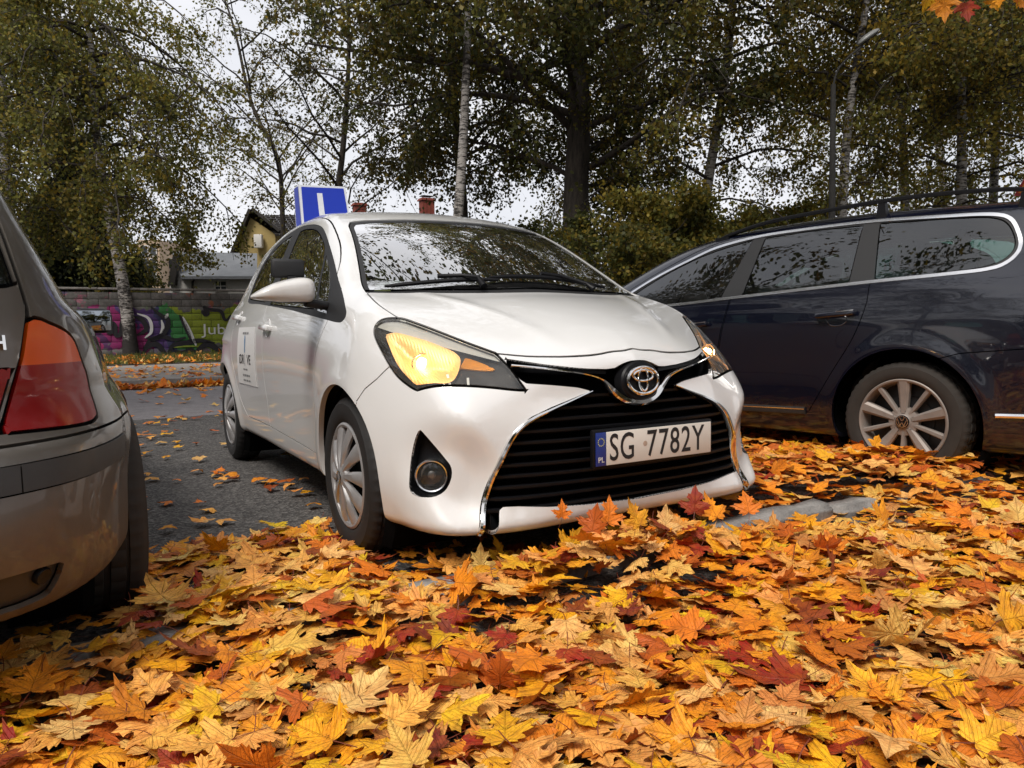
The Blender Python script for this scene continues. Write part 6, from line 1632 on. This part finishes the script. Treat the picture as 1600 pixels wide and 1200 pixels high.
def flats():
    Y = 78.; root = empty('apartment_block', (*P3(240, 455, Y).xy, 0)); tag(root, 'peach apartment block far behind the trees at the left', 'building'); inv = Vector(root.location)
    def L(px, py, dy=0.): return P3(px, py, Y+dy)-inv
    a, b_ = L(215, 375), L(248, 375); a2 = L(279, 398, 4)
    def slab(p, q, zt, dep, nm='wall', mt='peach_render'):
        V_ = [Vector((p.x, p.y, 0)), Vector((q.x, q.y, 0)), Vector((q.x, q.y, zt)), Vector((p.x, p.y, zt))]; d = Vector((.5, dep, 0)); return MB().add([tuple(v) for v in V_]+[tuple(v+d) for v in V_], [(0, 1, 2, 3), (7, 6, 5, 4), (0, 4, 5, 1), (1, 5, 6, 2), (2, 6, 7, 3), (3, 7, 4, 0)]).obj(nm, M[mt], root, auto=None)
    slab(a, b_, a.z, 9); slab(b_+Vector((.02, .5, 0)), a2, a2.z, 8)
    for px_, py_ in ((227, 392), (240, 392), (227, 412), (240, 412), (227, 432), (240, 432), (262, 412), (271, 412), (262, 432), (271, 432)):
        c = L(px_, py_, 0 if px_ < 249 else 2.0); f = MB().box(c, (.75, .3, 1.15)).obj('window', M['white_render'], root); MB().box(c-Vector((0, .14, 0)), (.6, .06, 1.0)).obj('pane', M['window_pane'], f)
flats()
def lamp_post():
    Y = 20.; b = P3(1300, 520, Y); root = empty('street_lamp', (b.x, b.y, 0)); tag(root, 'tall grey street lamp on a tapered post among the birches', 'street lamp')
    def L(px, py): return P3(px, py, Y)-Vector((b.x, b.y, 0))
    MB().tube([(0, 0, 0), L(1300, 330), L(1302, 132)], [.115, .085, .065], 12).obj('post', M['post_grey'], root)
    arm = smooth_loop([(1302, 134), (1308, 112), (1325, 90), (1342, 76), (1348, 70)], 4, False); MB().tube([L(*p) for p in arm], .028, 8).obj('arm', M['post_grey'], root)
    c = L(1357, 58); R = Matrix.Rotation(math.radians(-35), 3, 'Y'); h = MB()
    bm = bmesh.new(); bmesh.ops.create_uvsphere(bm, u_segments=20, v_segments=12, radius=1)
    V_ = [R@Vector((v.co.x*.34, v.co.y*.15, v.co.z*(.10 if v.co.z > 0 else .06)))+c for v in bm.verts]; F_ = [tuple(v.index for v in f.verts) for f in bm.faces]; bm.free()
    h.add([tuple(v) for v in V_], F_, True).obj('lamp_head', M['lamp_white'], root)
    h = MB().box(c+R@Vector((.02, 0, -.05)), (.42, .18, .05), R, bev=.02).obj('diffuser', M['post_grey'], root)
M['post_grey'] = stone_mat('post_grey', (.03, .029, .027), (.055, .052, .048), 3, .004); M['lamp_white'] = plain('lamp_white', (.26, .27, .27), .4)
lamp_post()

# ------------------------------------------------------------------ trees
def bark(name, birch=True):
    m = Mat(name); tc = m.n('TexCoord'); p = tc.outputs['Object']; b = m.pr(Roughness=.85)
    if birch:
        a = m.noise(5, 5, .7, vec=p, stretch=(1, 1, 5.)); d = m.noise(1.3, 4, .7, vec=p, stretch=(1, 1, .8))
        sp = m.n('SeparateXYZ'); m.l(p, sp.inputs[0]); low = m.math('MULTIPLY', m.math('SUBTRACT', 2.2, sp.outputs[2]), .12, clamp=True)
        k = m.math('ADD', m.ramp(a, [(.48, 0.), (.57, 1.)]), m.ramp(m.math('ADD', d, low), [(.52, 0.), (.64, 1.)]), clamp=True)
        c = m.mix(k, (.42, .395, .37), (.022, .018, .016))
    else:
        a = m.noise(9, 6, .7, vec=p, stretch=(1, 1, .22)); c = m.mix(m.ramp(a, [(.35, 0.), (.65, 1.)]), (.014, .011, .009), (.060, .048, .038))
    m.l(c, b.inputs['Base Color']); m.l(m.bump(a, .8, .03), b.inputs['Normal']); return m.m
M['birch_bark'] = bark('birch_bark'); M['dark_bark'] = bark('dark_bark', False); M['twig'] = plain('twig', (.035, .028, .023), .85)
M['foliage'] = blade_mat('foliage', .52, .5)
def tubes(P, R, sides):
    """P (n,k,3) polylines, R (n,k) radii -> one mesh's arrays"""
    n, k, _ = P.shape; t = np.gradient(P, axis=1); t /= np.linalg.norm(t, axis=2, keepdims=True)+1e-9
    ref = np.where(np.abs(t[..., 2:3]) > .9, [[[1., 0, 0]]], [[[0, 0, 1.]]]); x = np.cross(t, ref); x /= np.linalg.norm(x, axis=2, keepdims=True)+1e-9; y = np.cross(t, x)
    a = np.arange(sides)*2*PI/sides; V = P[:, :, None]+(x[:, :, None]*np.cos(a)[:, None]+y[:, :, None]*np.sin(a)[:, None])*R[:, :, None, None]
    i = np.arange(n)[:, None, None]*k*sides; j = np.arange(k-1)[None, :, None]*sides; q = np.arange(sides)[None, None]; q2 = (q+1) % sides
    F = np.stack(np.broadcast_arrays(i+j+q, i+j+q2, i+j+sides+q2, i+j+sides+q), -1).reshape(-1, 4); return V.reshape(-1, 3), F
def tree_parts(seed, H, r0, base_h, crown_r, n1, n2, n3, nleaf, lsize, pal, trunk=None, rise=.55, droop=.3, spread=.22, top=.1, shape='oval', yel=.12, zmin=None, forks=()):
    """arrays of trunk, limbs, leaves of one tree standing at the origin"""
    g = np.random.default_rng(seed)
    tr = np.array(trunk if trunk is not None else [(0, 0, 0), (g.uniform(-.15, .15), 0, H*.3), (g.uniform(-.3, .3), .1, H*.6), (g.uniform(-.5, .5), 0, H)], float)
    s_ = np.concatenate([[0], np.cumsum(np.linalg.norm(np.diff(tr, axis=0), axis=1))]); s_ /= s_[-1]; sp = [Spl(s_, tr[:, i]) for i in range(3)]
    def TP(t): return np.stack([sp[i](t) for i in range(3)], -1)
    tt = np.linspace(0, 1, 22); TPp = TP(tt)[None]; TR = (r0*(1-tt)**.8+.015+.25*r0*np.exp(-tt*30))[None]
    tv = tubes(TPp, TR, 14)
    tb = base_h/H; t1 = tb+(1-tb)*np.sort(g.beta(1.1, 1.0, n1)); az = np.arange(n1)*2.399+g.uniform(0, 1, n1)
    q = (t1-tb)/(1-tb)
    prof = {'oval': np.sqrt(np.maximum(.05, 1-(q*1.7-.7)**2*.95)), 'cone': 1.05-q*.95, 'round': np.sqrt(np.maximum(.08, 1-(q*2-1)**2*.9))}[shape]
    L1 = crown_r*prof*g.uniform(.75, 1.15, n1); k = 8; s = np.linspace(0, 1, k)
    D1 = np.stack([np.cos(az), np.sin(az), np.zeros(n1)], -1); ri = rise*g.uniform(.6, 1.3, n1)*(1-.3*q)
    P1 = TP(t1)[:, None]+D1[:, None]*(L1[:, None]*s)[..., None]; P1[..., 2] += L1[:, None]*(ri[:, None]*s*1.2-droop*s**2*1.1)
    P1 += np.cumsum(g.normal(0, .018, P1.shape), 1)*L1[:, None, None]
    R1 = (r0*.30*(L1/crown_r))[:, None]*(1-s*.85)**1.0+.006
    def child(P, L, m, lo, ll, kk, dr, ang=.9):
        n = len(P); i = np.repeat(np.arange(n), m); t = g.uniform(lo, 1, n*m); f_ = t*(P.shape[1]-1); a = np.minimum(f_.astype(int), P.shape[1]-2); w = (f_-a)[:, None]
        st = P[i, a]*(1-w)+P[i, a+1]*w; d = P[i, a+1]-P[i, a]; d /= np.linalg.norm(d, axis=1, keepdims=True)+1e-9
        rd = g.normal(0, 1, d.shape); rd[:, 2] *= .75; rd /= np.linalg.norm(rd, axis=1, keepdims=True); d = d*(1-ang*.45)+rd*ang; d /= np.linalg.norm(d, axis=1, keepdims=True)
        LL = L[i]*ll*(1.15-.6*t)*g.uniform(.6, 1.3, n*m); ss = np.linspace(0, 1, kk)
        Q = st[:, None]+d[:, None]*(LL[:, None]*ss)[..., None]; Q[..., 2] -= dr*LL[:, None]*ss**2; Q += np.cumsum(g.normal(0, .03, Q.shape), 1)*LL[:, None, None]
        return Q, LL
    P2, L2 = child(P1, L1, n2, .18, .48, 6, droop*.8); R2 = np.repeat(R1[:, 3], n2)[:, None]*.42*(1-np.linspace(0, 1, 6)*.8)+.003
    P3_, L3 = child(P2, L2, n3, .15, .52, 4, droop*1.6); R3 = np.full((len(P3_), 1), .0035)*(1-np.linspace(0, 1, 4)*.6)
    lv1, lv2, lv3 = tubes(P1, R1, 6), tubes(P2, R2, 4), tubes(P3_, R3, 3)
    # leaves sit along the twigs, in loose tufts
    n = len(P3_)*nleaf; i = np.repeat(np.arange(len(P3_)), nleaf); t = g.beta(1.6, 1., n); f_ = t*3; a = np.minimum(f_.astype(int), 2); w = (f_-a)[:, None]
    C = P3_[i, a]*(1-w)+P3_[i, a+1]*w+g.normal(0, 1, (n, 3))*spread*np.array([1, 1, .8])*.5
    if zmin is not None:
        kp = zmin(C); C = C[kp]; n = len(C); i = i[kp]
    A = g.normal(0, 1, (n, 3)); A[:, 2] -= .6; A /= np.linalg.norm(A, axis=1, keepdims=True); Bn = np.cross(A, g.normal(0, 1, (n, 3))); Bn /= np.linalg.norm(Bn, axis=1, keepdims=True)+1e-9
    sz = lsize*g.uniform(.65, 1.3, n)[:, None]
    V = np.stack([C, C+A*sz*.55+Bn*sz*.40, C+A*sz*1.1, C+A*sz*.5-Bn*sz*.40], 1).reshape(-1, 3); F = np.arange(4*n).reshape(-1, 4)
    pal = np.array(pal); tw = g.random(len(P3_)); c = pal[np.minimum((tw[i]*len(pal)*.999).astype(int), len(pal)-1)]*g.uniform(.8, 1.75, (n, 1))
    yl = g.random(n) < yel; c[yl] = np.array([.24, .17, .022])*g.uniform(.5, 1.3, (yl.sum(), 1))
    C4 = np.repeat(np.column_stack([c, np.ones(n)]), 4, 0)
    return tv, (lv1, lv2, lv3), (V, F, C4)
def cat_(parts):
    V, F, o = [], [], 0
    for v, f in parts: V.append(v); F.append(f+o); o += len(v)
    return np.concatenate(V), np.concatenate(F)
def plant_tree(nm, label, loc, parts, barkm, rz=0., sc=1., group=None, cat='tree'):
    root = empty(nm, loc, rz); root.scale = (sc,)*3; tag(root, label, cat, group)
    if isinstance(parts[0], tuple):
        tv, lv, (V, F, C4) = parts
        ms = [mesh_np('trunk', tv[0], tv[1]), mesh_np('limbs', *cat_(lv[:2])), mesh_np('twigs', *lv[2]), mesh_np('crown', V, F, False, cols=C4)]
        for m_, mt in zip(ms, (barkm, M['dark_bark'], M['twig'], M['foliage'])): m_.materials.append(mt)
    else: ms = parts
    for m_, n_ in zip(ms, ('trunk', 'limbs', 'twigs', 'crown')):
        o = link(n_, m_, None, root)
        if n_ in ('twigs', 'crown'): o['kind'] = 'stuff'
    return ms
G_OL = [(.115, .115, .026), (.15, .14, .030), (.17, .135, .028), (.085, .09, .024)]
G_DK = [(.062, .070, .022), (.080, .084, .024), (.105, .09, .022), (.048, .056, .02)]
G_YE = [(.21, .16, .026), (.16, .14, .03), (.24, .16, .025), (.12, .12, .028)]
def base(px, Y, z=0.): b = P3(px, 520, Y); return (b.x, b.y, z)
def TR(px_list, Y, b):
    """trunk line through points seen at (px, py), as local metres"""
    return [(0, 0, 0)]+[tuple(P3(x, y, Y)-Vector(b)) for x, y in px_list]
# birch in front of the wall
b = base(203, 24.6, .1); A = tree_parts(1, 14, .20, 5.0, 4.2, 36, 8, 9, 14, .11, G_OL, trunk=TR([(200, 500), (192, 445), (170, 330), (150, 200), (140, 60)], 24.6, b)+[(-1.6, 0, 14.)], rise=.35, droop=.75, spread=.30)
plant_tree('birch_tree', 'birch with a black and white trunk standing in front of the graffiti wall', b, A, M['birch_bark'])
b = base(30, 27., .1); A = tree_parts(2, 17, .22, 2.6, 5.4, 40, 8, 9, 16, .125, G_DK+G_OL[:1], rise=.4, droop=.6, spread=.30); mA = plant_tree('birch_tree', 'dense dark green birch at the far left edge behind the grey-brown car', b, A, M['birch_bark'])
b = base(120, 30., .1); A = tree_parts(3, 8.2, .3, .8, 3.4, 60, 8, 8, 14, .14, [(.016, .022, .010), (.022, .028, .012)], rise=.05, droop=.35, spread=.28, shape='cone', yel=.0); mS = plant_tree('dark_conifer', 'low dark evergreen rising behind the wall at the left', b, A, M['dark_bark'])
# slender birches behind the hatchback
b = base(446, 33.); A = tree_parts(4, 17, .13, 5.2, 4.0, 28, 6, 7, 6, .11, G_OL, trunk=TR([(444, 400), (440, 300), (432, 240), (405, 190), (370, 60)], 33, b)+[(-2.8, 0, 17)], rise=.9, droop=.35, spread=.30, yel=.10); plant_tree('birch_tree', 'slender half bare birch left of the blue roof sign', b, A, M['dark_bark'])
b = base(528, 30.); A = tree_parts(5, 16, .17, 4.6, 4.6, 24, 7, 7, 7, .11, [(.075, .060, .016), (.055, .055, .018), (.09, .065, .015)], trunk=TR([(530, 400), (528, 300), (534, 250), (540, 180), (545, 80)], 30, b)+[(.6, 0, 16)], rise=.75, droop=.3, spread=.28, yel=.08); plant_tree('birch_tree', 'thin tree with forked bare limbs right above the blue roof sign', b, A, M['dark_bark'])
b = base(708, 21.); A = tree_parts(6, 17, .155, 7.5, 3.8, 30, 7, 8, 10, .115, G_OL, trunk=TR([(712, 400), (716, 335), (722, 250), (727, 150), (731, 20)], 21, b)+[(.1, 0, 17)], rise=.5, droop=.8, spread=.28); mB = plant_tree('birch_tree', 'tall birch with a white trunk in the gap above the windscreen', b, A, M['birch_bark'])
# the big dark tree and its neighbours
b = base(897, 23.5); A = tree_parts(7, 23, .46, 4.6, 7.4, 46, 9, 11, 16, .135, G_DK+[(.06, .045, .012)], trunk=TR([(900, 400), (900, 300), (905, 180), (900, 60)], 23.5, b)+[(.2, 0, 23)], rise=.55, droop=.25, spread=.40, yel=.04); plant_tree('large_oak', 'large dark tree with a thick trunk directly behind the white hatchback', b, A, M['dark_bark'])
b = base(722, 28.); A = tree_parts(17, 18, .24, 6.2, 5.2, 30, 8, 8, 12, .13, [(.045, .042, .014), (.06, .050, .014), (.035, .036, .014)], rise=.45, droop=.4, spread=.38, yel=.05); plant_tree('dark_tree', 'dark spreading tree whose boughs hang left of the white birch trunk', b, A, M['dark_bark'])
b = base(1092, 23.); A = tree_parts(8, 19, .17, 3.0, 4.8, 38, 8, 9, 12, .11, G_OL+[(.10, .07, .015)], trunk=TR([(1094, 380), (1104, 300), (1125, 170), (1140, 60)], 23, b)+[(1.0, 0, 19)], rise=.45, droop=.7, spread=.32); mC = plant_tree('birch_tree', 'leaning birch half hidden by leaves between the two right-hand cars', b, A, M['birch_bark'])
b = base(1314, 22.); A = tree_parts(9, 17, .15, 5.0, 4.2, 32, 8, 9, 11, .11, G_YE, trunk=TR([(1316, 330), (1322, 230), (1332, 140), (1345, 60)], 22, b)+[(1.2, 0, 17)], rise=.6, droop=.5, spread=.30, yel=.15); mD = plant_tree('birch_tree', 'birch standing just right of the street lamp post', b, A, M['birch_bark'])
for px_, Y_, rz_, sc_, ms_, lb in ((1408, 25., 2.1, 1.05, mD, 'birch with straight pale trunk second to the right of the street lamp'), (1498, 24., 4.0, 1.0, mC, 'birch with forked trunk above the rear of the dark blue estate car'), (1545, 27., .8, 1.15, mD, 'yellowing birch near the right edge above the roof rail'), (1630, 23., 5.1, 1.0, mC, 'birch cut by the right edge of the view'),
        (990, 31., 1.2, 1.1, mC, 'birch farther back, right of the large dark tree'), (-30, 34., 1., 1.2, mC, 'birch far behind at the left edge'), (1480, 36, 1.9, 1.3, mC, 'tallest birch of the back row above the dark blue car')):
    plant_tree('birch_tree', lb, base(px_, Y_), ms_, None, rz_, sc_)
# bushes under the trees
def bush(px_, Y_, h, r, seed, label, pal):
    b = base(px_, Y_); A = tree_parts(seed, h, .07, .15, r, 26, 7, 7, 14, .11, pal, rise=.9, droop=.25, spread=.30, shape='round', yel=.10)
    return plant_tree('bush', label, b, A, M['dark_bark'], cat='bush')
bm1 = bush(985, 20., 3.0, 2.2, 21, 'dark green bush behind the bonnet of the hatchback', G_DK+G_OL[:1]); bm2 = bush(1060, 19.5, 3.7, 2.2, 22, 'olive bush with yellow leaves in front of the dark blue car bonnet', G_OL+G_YE[:1])
for px_, Y_, rz_, sc_, m_, lb in ((1130, 21, 1., 1.0, bm1, 'bush behind the windscreen of the dark blue car'), (830, 27, 2., 1.1, bm1, 'bush left of the thick dark trunk'), (1200, 24, 3., 1.1, bm2, 'bush seen over the front doors of the dark blue car'), (1420, 26, 4., 1.05, bm2, 'bush seen over the roof rail of the dark blue car'), (1560, 25, 5., 1.1, bm1, 'bush at the right edge over the roof rail'), (235, 30, .5, .60, bm2, 'bright bush just behind the wall beside the birch trunk'), (20, 32, .5, 1.3, bm1, 'bush behind the wall at the left edge'), (160, 33, 1.5, 1.2, bm1, 'dark bush behind the wall left of the birch trunk')):
    plant_tree('bush', lb, base(px_, Y_), m_, None, rz_, sc_, cat='bush')
# wood closing the view far behind
def far_wood():
    n = 60000; g = np.random.default_rng(77); u = g.uniform(-75, 75, n); keep = np.ones(n, bool)
    x = u; y = 62+g.uniform(0, 12, n); top = 9.5+3.5*nz2(x[:2000].repeat(30)[:n], y[:2000].repeat(30)[:n], .08, 2.); z = g.beta(1.1, 1.1, n)*top
    keep = ~((x > -36) & (x < -6)); x, y, z = x[keep], y[keep], z[keep]; n = len(x)
    C = np.column_stack([x, y, z]); A_ = g.normal(0, 1, (n, 3)); A_ /= np.linalg.norm(A_, axis=1, keepdims=True); B_ = np.cross(A_, g.normal(0, 1, (n, 3))); B_ /= np.linalg.norm(B_, axis=1, keepdims=True); s = .30
    V = np.stack([C, C+A_*s*.5+B_*s*.45, C+A_*s, C+A_*s*.5-B_*s*.45], 1).reshape(-1, 3); c = np.array([.07, .065, .022])*g.uniform(.5, 1.5, (n, 1)); C4 = np.repeat(np.column_stack([c, np.ones(n)]), 4, 0)
    o = link('distant_woods', mesh_np('distant_woods', V, np.arange(4*n).reshape(-1, 4), False, cols=C4), M['foliage']); o['kind'] = 'stuff'
far_wood()
# maples over and behind the camera: they show in the glass and paint, one bough hangs into the top right corner
def maple(seed, loc, H, r0, bh, cr, label, zfun, n=(30, 8, 7, 5)):
    pal = [(.05, .05, .016), (.07, .06, .018), (.10, .06, .015), (.05, .055, .018), (.04, .045, .016)]
    lo = Vector(loc); A = tree_parts(seed, H, r0, bh, cr, n[0], n[1], n[2], n[3], .13, pal, rise=.35, droop=.15, spread=.5, shape='round', yel=.1, zmin=(lambda C: zfun(C+np.array(loc))))
    # branches that would hang into the view are left out as well
    tv, lv, lf = A; nl = []
    for v, f in lv:
        ok = zfun(v+np.array(loc)); fo = ok[f].all(1); nl.append((v, f[fo]))
    plant_tree('maple_tree', label, loc, (tv, tuple(nl), lf), M['dark_bark'])
above = lambda W: (W[:, 2] > .85+.475*W[:, 1]+.35) | (W[:, 1] < .3) & (W[:, 2] > 1.2)
maple(31, (6.9, 8.9, 0), 15, .26, 3.2, 8.0, 'maple just outside the right edge whose crown shows in the windscreen', lambda W: ((W[:, 2] > 1.3+.475*W[:, 1]) | (W[:, 0] > .74*W[:, 1])) & (W[:, 2] > 2.4), (46, 9, 9, 22))
maple(32, (-8.6, 5.2, 0), 12, .26, 2.5, 5.6, 'maple behind the camera reflected in the windows of the dark blue car', lambda W: (W[:, 2] > 1.35) & ((W[:, 2] > 1.3+.475*W[:, 1]) & (W[:, 1] < 1) | (W[:, 0] < -.78*W[:, 1])), (40, 9, 8, 11))

# ------------------------------------------------------------------ a white hatchback in the next row, seen through the tinted windows
def copy_tree(o, parent=None, skip=()):
    c = o.copy(); COL.objects.link(c); c.parent = parent
    for ch in list(o.children):
        if ch.name.split('.')[0] not in skip: copy_tree(ch, c, skip)
    return c
c2 = copy_tree(hatch, None, ('roof_sign', 'door_sign', 'number_plate', 'panel_gap', 'grille_slat', 'wiper', 'windscreen_sticker'))
c2.scale = (1.2, 1.2, 1.27); c2.location = (2.3, 10.4, .0); c2.rotation_euler.z = math.radians(-12)
c2['label'] = 'white hatchback glimpsed through the tinted windows of the dark blue estate car'
# ------------------------------------------------------------------ yellow warning sign cut by the right edge
sg_ = empty('warning_sign', (*at_px(1612, 300, 13.).xy, 0)); tag(sg_, 'orange-yellow triangular road sign with a red rim at the right edge above the roof rail', 'road sign')
def tri3(s, z0): return [(-s/2, z0), (s/2, z0), (0, z0+s*.87)]
_z = at_px(1612, 306, 13.).z
MB().prism(tri3(.62, _z), lambda u, v, h: (u, h, v), 0, -.02).obj('rim', plain('sign_red', (.42, .02, .012), .45), sg_, auto=None)
MB().prism([(u*.80, _z+.045+(v-_z)*.80) for u, v in tri3(.62, _z)], lambda u, v, h: (u, h, v), -.022, -.028).obj('plate', plain('sign_orange', (.80, .26, .015), .45), sg_, auto=None)
MB().tube([(0, .03, 0), (0, .03, _z+.4)], .03, 10).obj('post', M['post_grey'], sg_)
# ------------------------------------------------------------------ bough of the orange maple hanging into the top right corner
mp_ = [o for o in bpy.data.objects if o.name.startswith('maple_tree')][0]
g7 = np.random.default_rng(8); bough = []
for i in range(64):
    px_ = g7.uniform(1425, 1680); py_ = g7.uniform(-75, 12)+(8 if px_ > 1450 else -8); Y_ = g7.uniform(4.6, 6.2)
    p = at_px(px_, py_-14, Y_); s_ = g7.uniform(.10, .15); k = i % NS; ci = int(g7.choice([2, 3, 4, 2, 7, 10], p=[.3, .25, .2, .1, .05, .1]))
    key = ('t', k, ci)
    if key not in shared:
        V, T, UVc = SH_HI[k]; shared[key] = mesh_np('hanging_leaf', V, T, True, None, UVc, leaf_colour(ci, len(V))); shared[key].materials.append(M['maple_leaf_tree'])
    o = link('hanging_leaf', shared[key]); 
    o.matrix_world = Matrix.Translation(p) @ Euler((math.radians(-105+g7.uniform(-35, 35)), g7.uniform(-.6, .6), g7.uniform(-1., 1.))).to_matrix().to_4x4() @ Matrix.Diagonal((s_, s_, s_, 1))
    o.parent = mp_; o.matrix_parent_inverse = Matrix.Translation(mp_.location).inverted()
tw = MB()
for pts in ([(1700, -40, 6.2), (1600, -30, 5.8), (1520, -38, 5.4), (1440, -20, 5.2)], [(1600, -30, 5.8), (1560, -12, 5.4), (1530, -6, 5.2)], [(1520, -38, 5.4), (1480, -14, 5.2)], [(1900, -160, 7.2), (1800, -90, 6.8), (1700, -40, 6.2)]):
    tw.tube([at_px(*q)-mp_.location for q in pts], [.012, .009, .006, .004][:len(pts)] if len(pts) > 2 else .004, 6)
tw.obj('bough', M['dark_bark'], mp_)
# leaves that came to rest on and against the bumper of the hatchback
for (px_, py_, Y_, s_, ci, rx, ry, rz_) in ((878, 800, 2.36, .055, 4, 80, 10, 20), (1085, 792, 2.52, .09, 7, 70, 0, -20), (950, 808, 2.34, .085, 4, 70, 15, 10), (1000, 812, 2.34, .09, 2, 62, -10, 40), (925, 822, 2.28, .09, 5, 70, 5, -30), (1040, 822, 2.38, .09, 1, 50, 10, 0), (752, 890, 2.36, .10, 1, 85, 0, 15), (1170, 792, 2.75, .09, 4, 55, 0, 0), (1120, 800, 2.6, .10, 2, 48, 0, 30)):
    p = at_px(px_, py_+8, Y_); V, T, UVc = SH_HI[ci]; me = mesh_np('maple_leaf', V, T, True, None, UVc, leaf_colour(ci, len(V))); me.materials.append(M['maple_leaf'])
    o = link('maple_leaf', me, None, lit); o.matrix_world = Matrix.Translation(p) @ Euler((math.radians(rx), math.radians(ry), math.radians(rz_))).to_matrix().to_4x4() @ Matrix.Diagonal((s_, s_, s_, 1))
for i, (x_, y_, s_) in enumerate(((-10, -11, 1.3), (-6, -12, 1.2), (-2.5, -12.5, 1.35), (1.5, -12, 1.2), (5.5, -11.5, 1.3), (9.5, -10, 1.25), (-13.5, -8, 1.3), (13, -7, 1.2))):
    plant_tree('bush', ['bush behind the camera, second from the left of a hedge', 'bush behind the camera, third from the left of a hedge', 'bush behind the camera, fourth from the left of a hedge', 'bush behind the camera near the middle of a hedge', 'bush behind the camera, right of the middle of a hedge', 'bush behind the camera, second from the right of a hedge', 'bush behind the camera at the left end of a hedge', 'bush behind the camera at the right end of a hedge'][i], (x_, y_, 0), (bm1, bm2)[i % 2], None, i*1.1, s_, cat='bush')
# ------------------------------------------------------------------ row of birches behind the camera: they stand in the mirrors and glass
for i, (x_, y_, m_, s_) in enumerate(((-19, -22, mA, 1.0), (-9, -27, mC, 1.1), (3, -25, mD, 1.1), (13, -20, mC, .95), (21, -9, mA, 1.0), (-24, -6, mC, 1.05), (-26, 6, mD, 1.0))):
    plant_tree('birch_tree', ['birch behind the camera, reflected in the wing mirror of the grey-brown car', 'birch behind the camera at the left', 'birch straight behind the camera', 'birch behind the camera at the right', 'birch right of the camera beyond the dark blue car', 'birch left of the camera beyond the grey-brown car', 'birch beside the road left of the grey-brown car'][i], (x_, y_, 0), m_, None, i*1.3, s_)
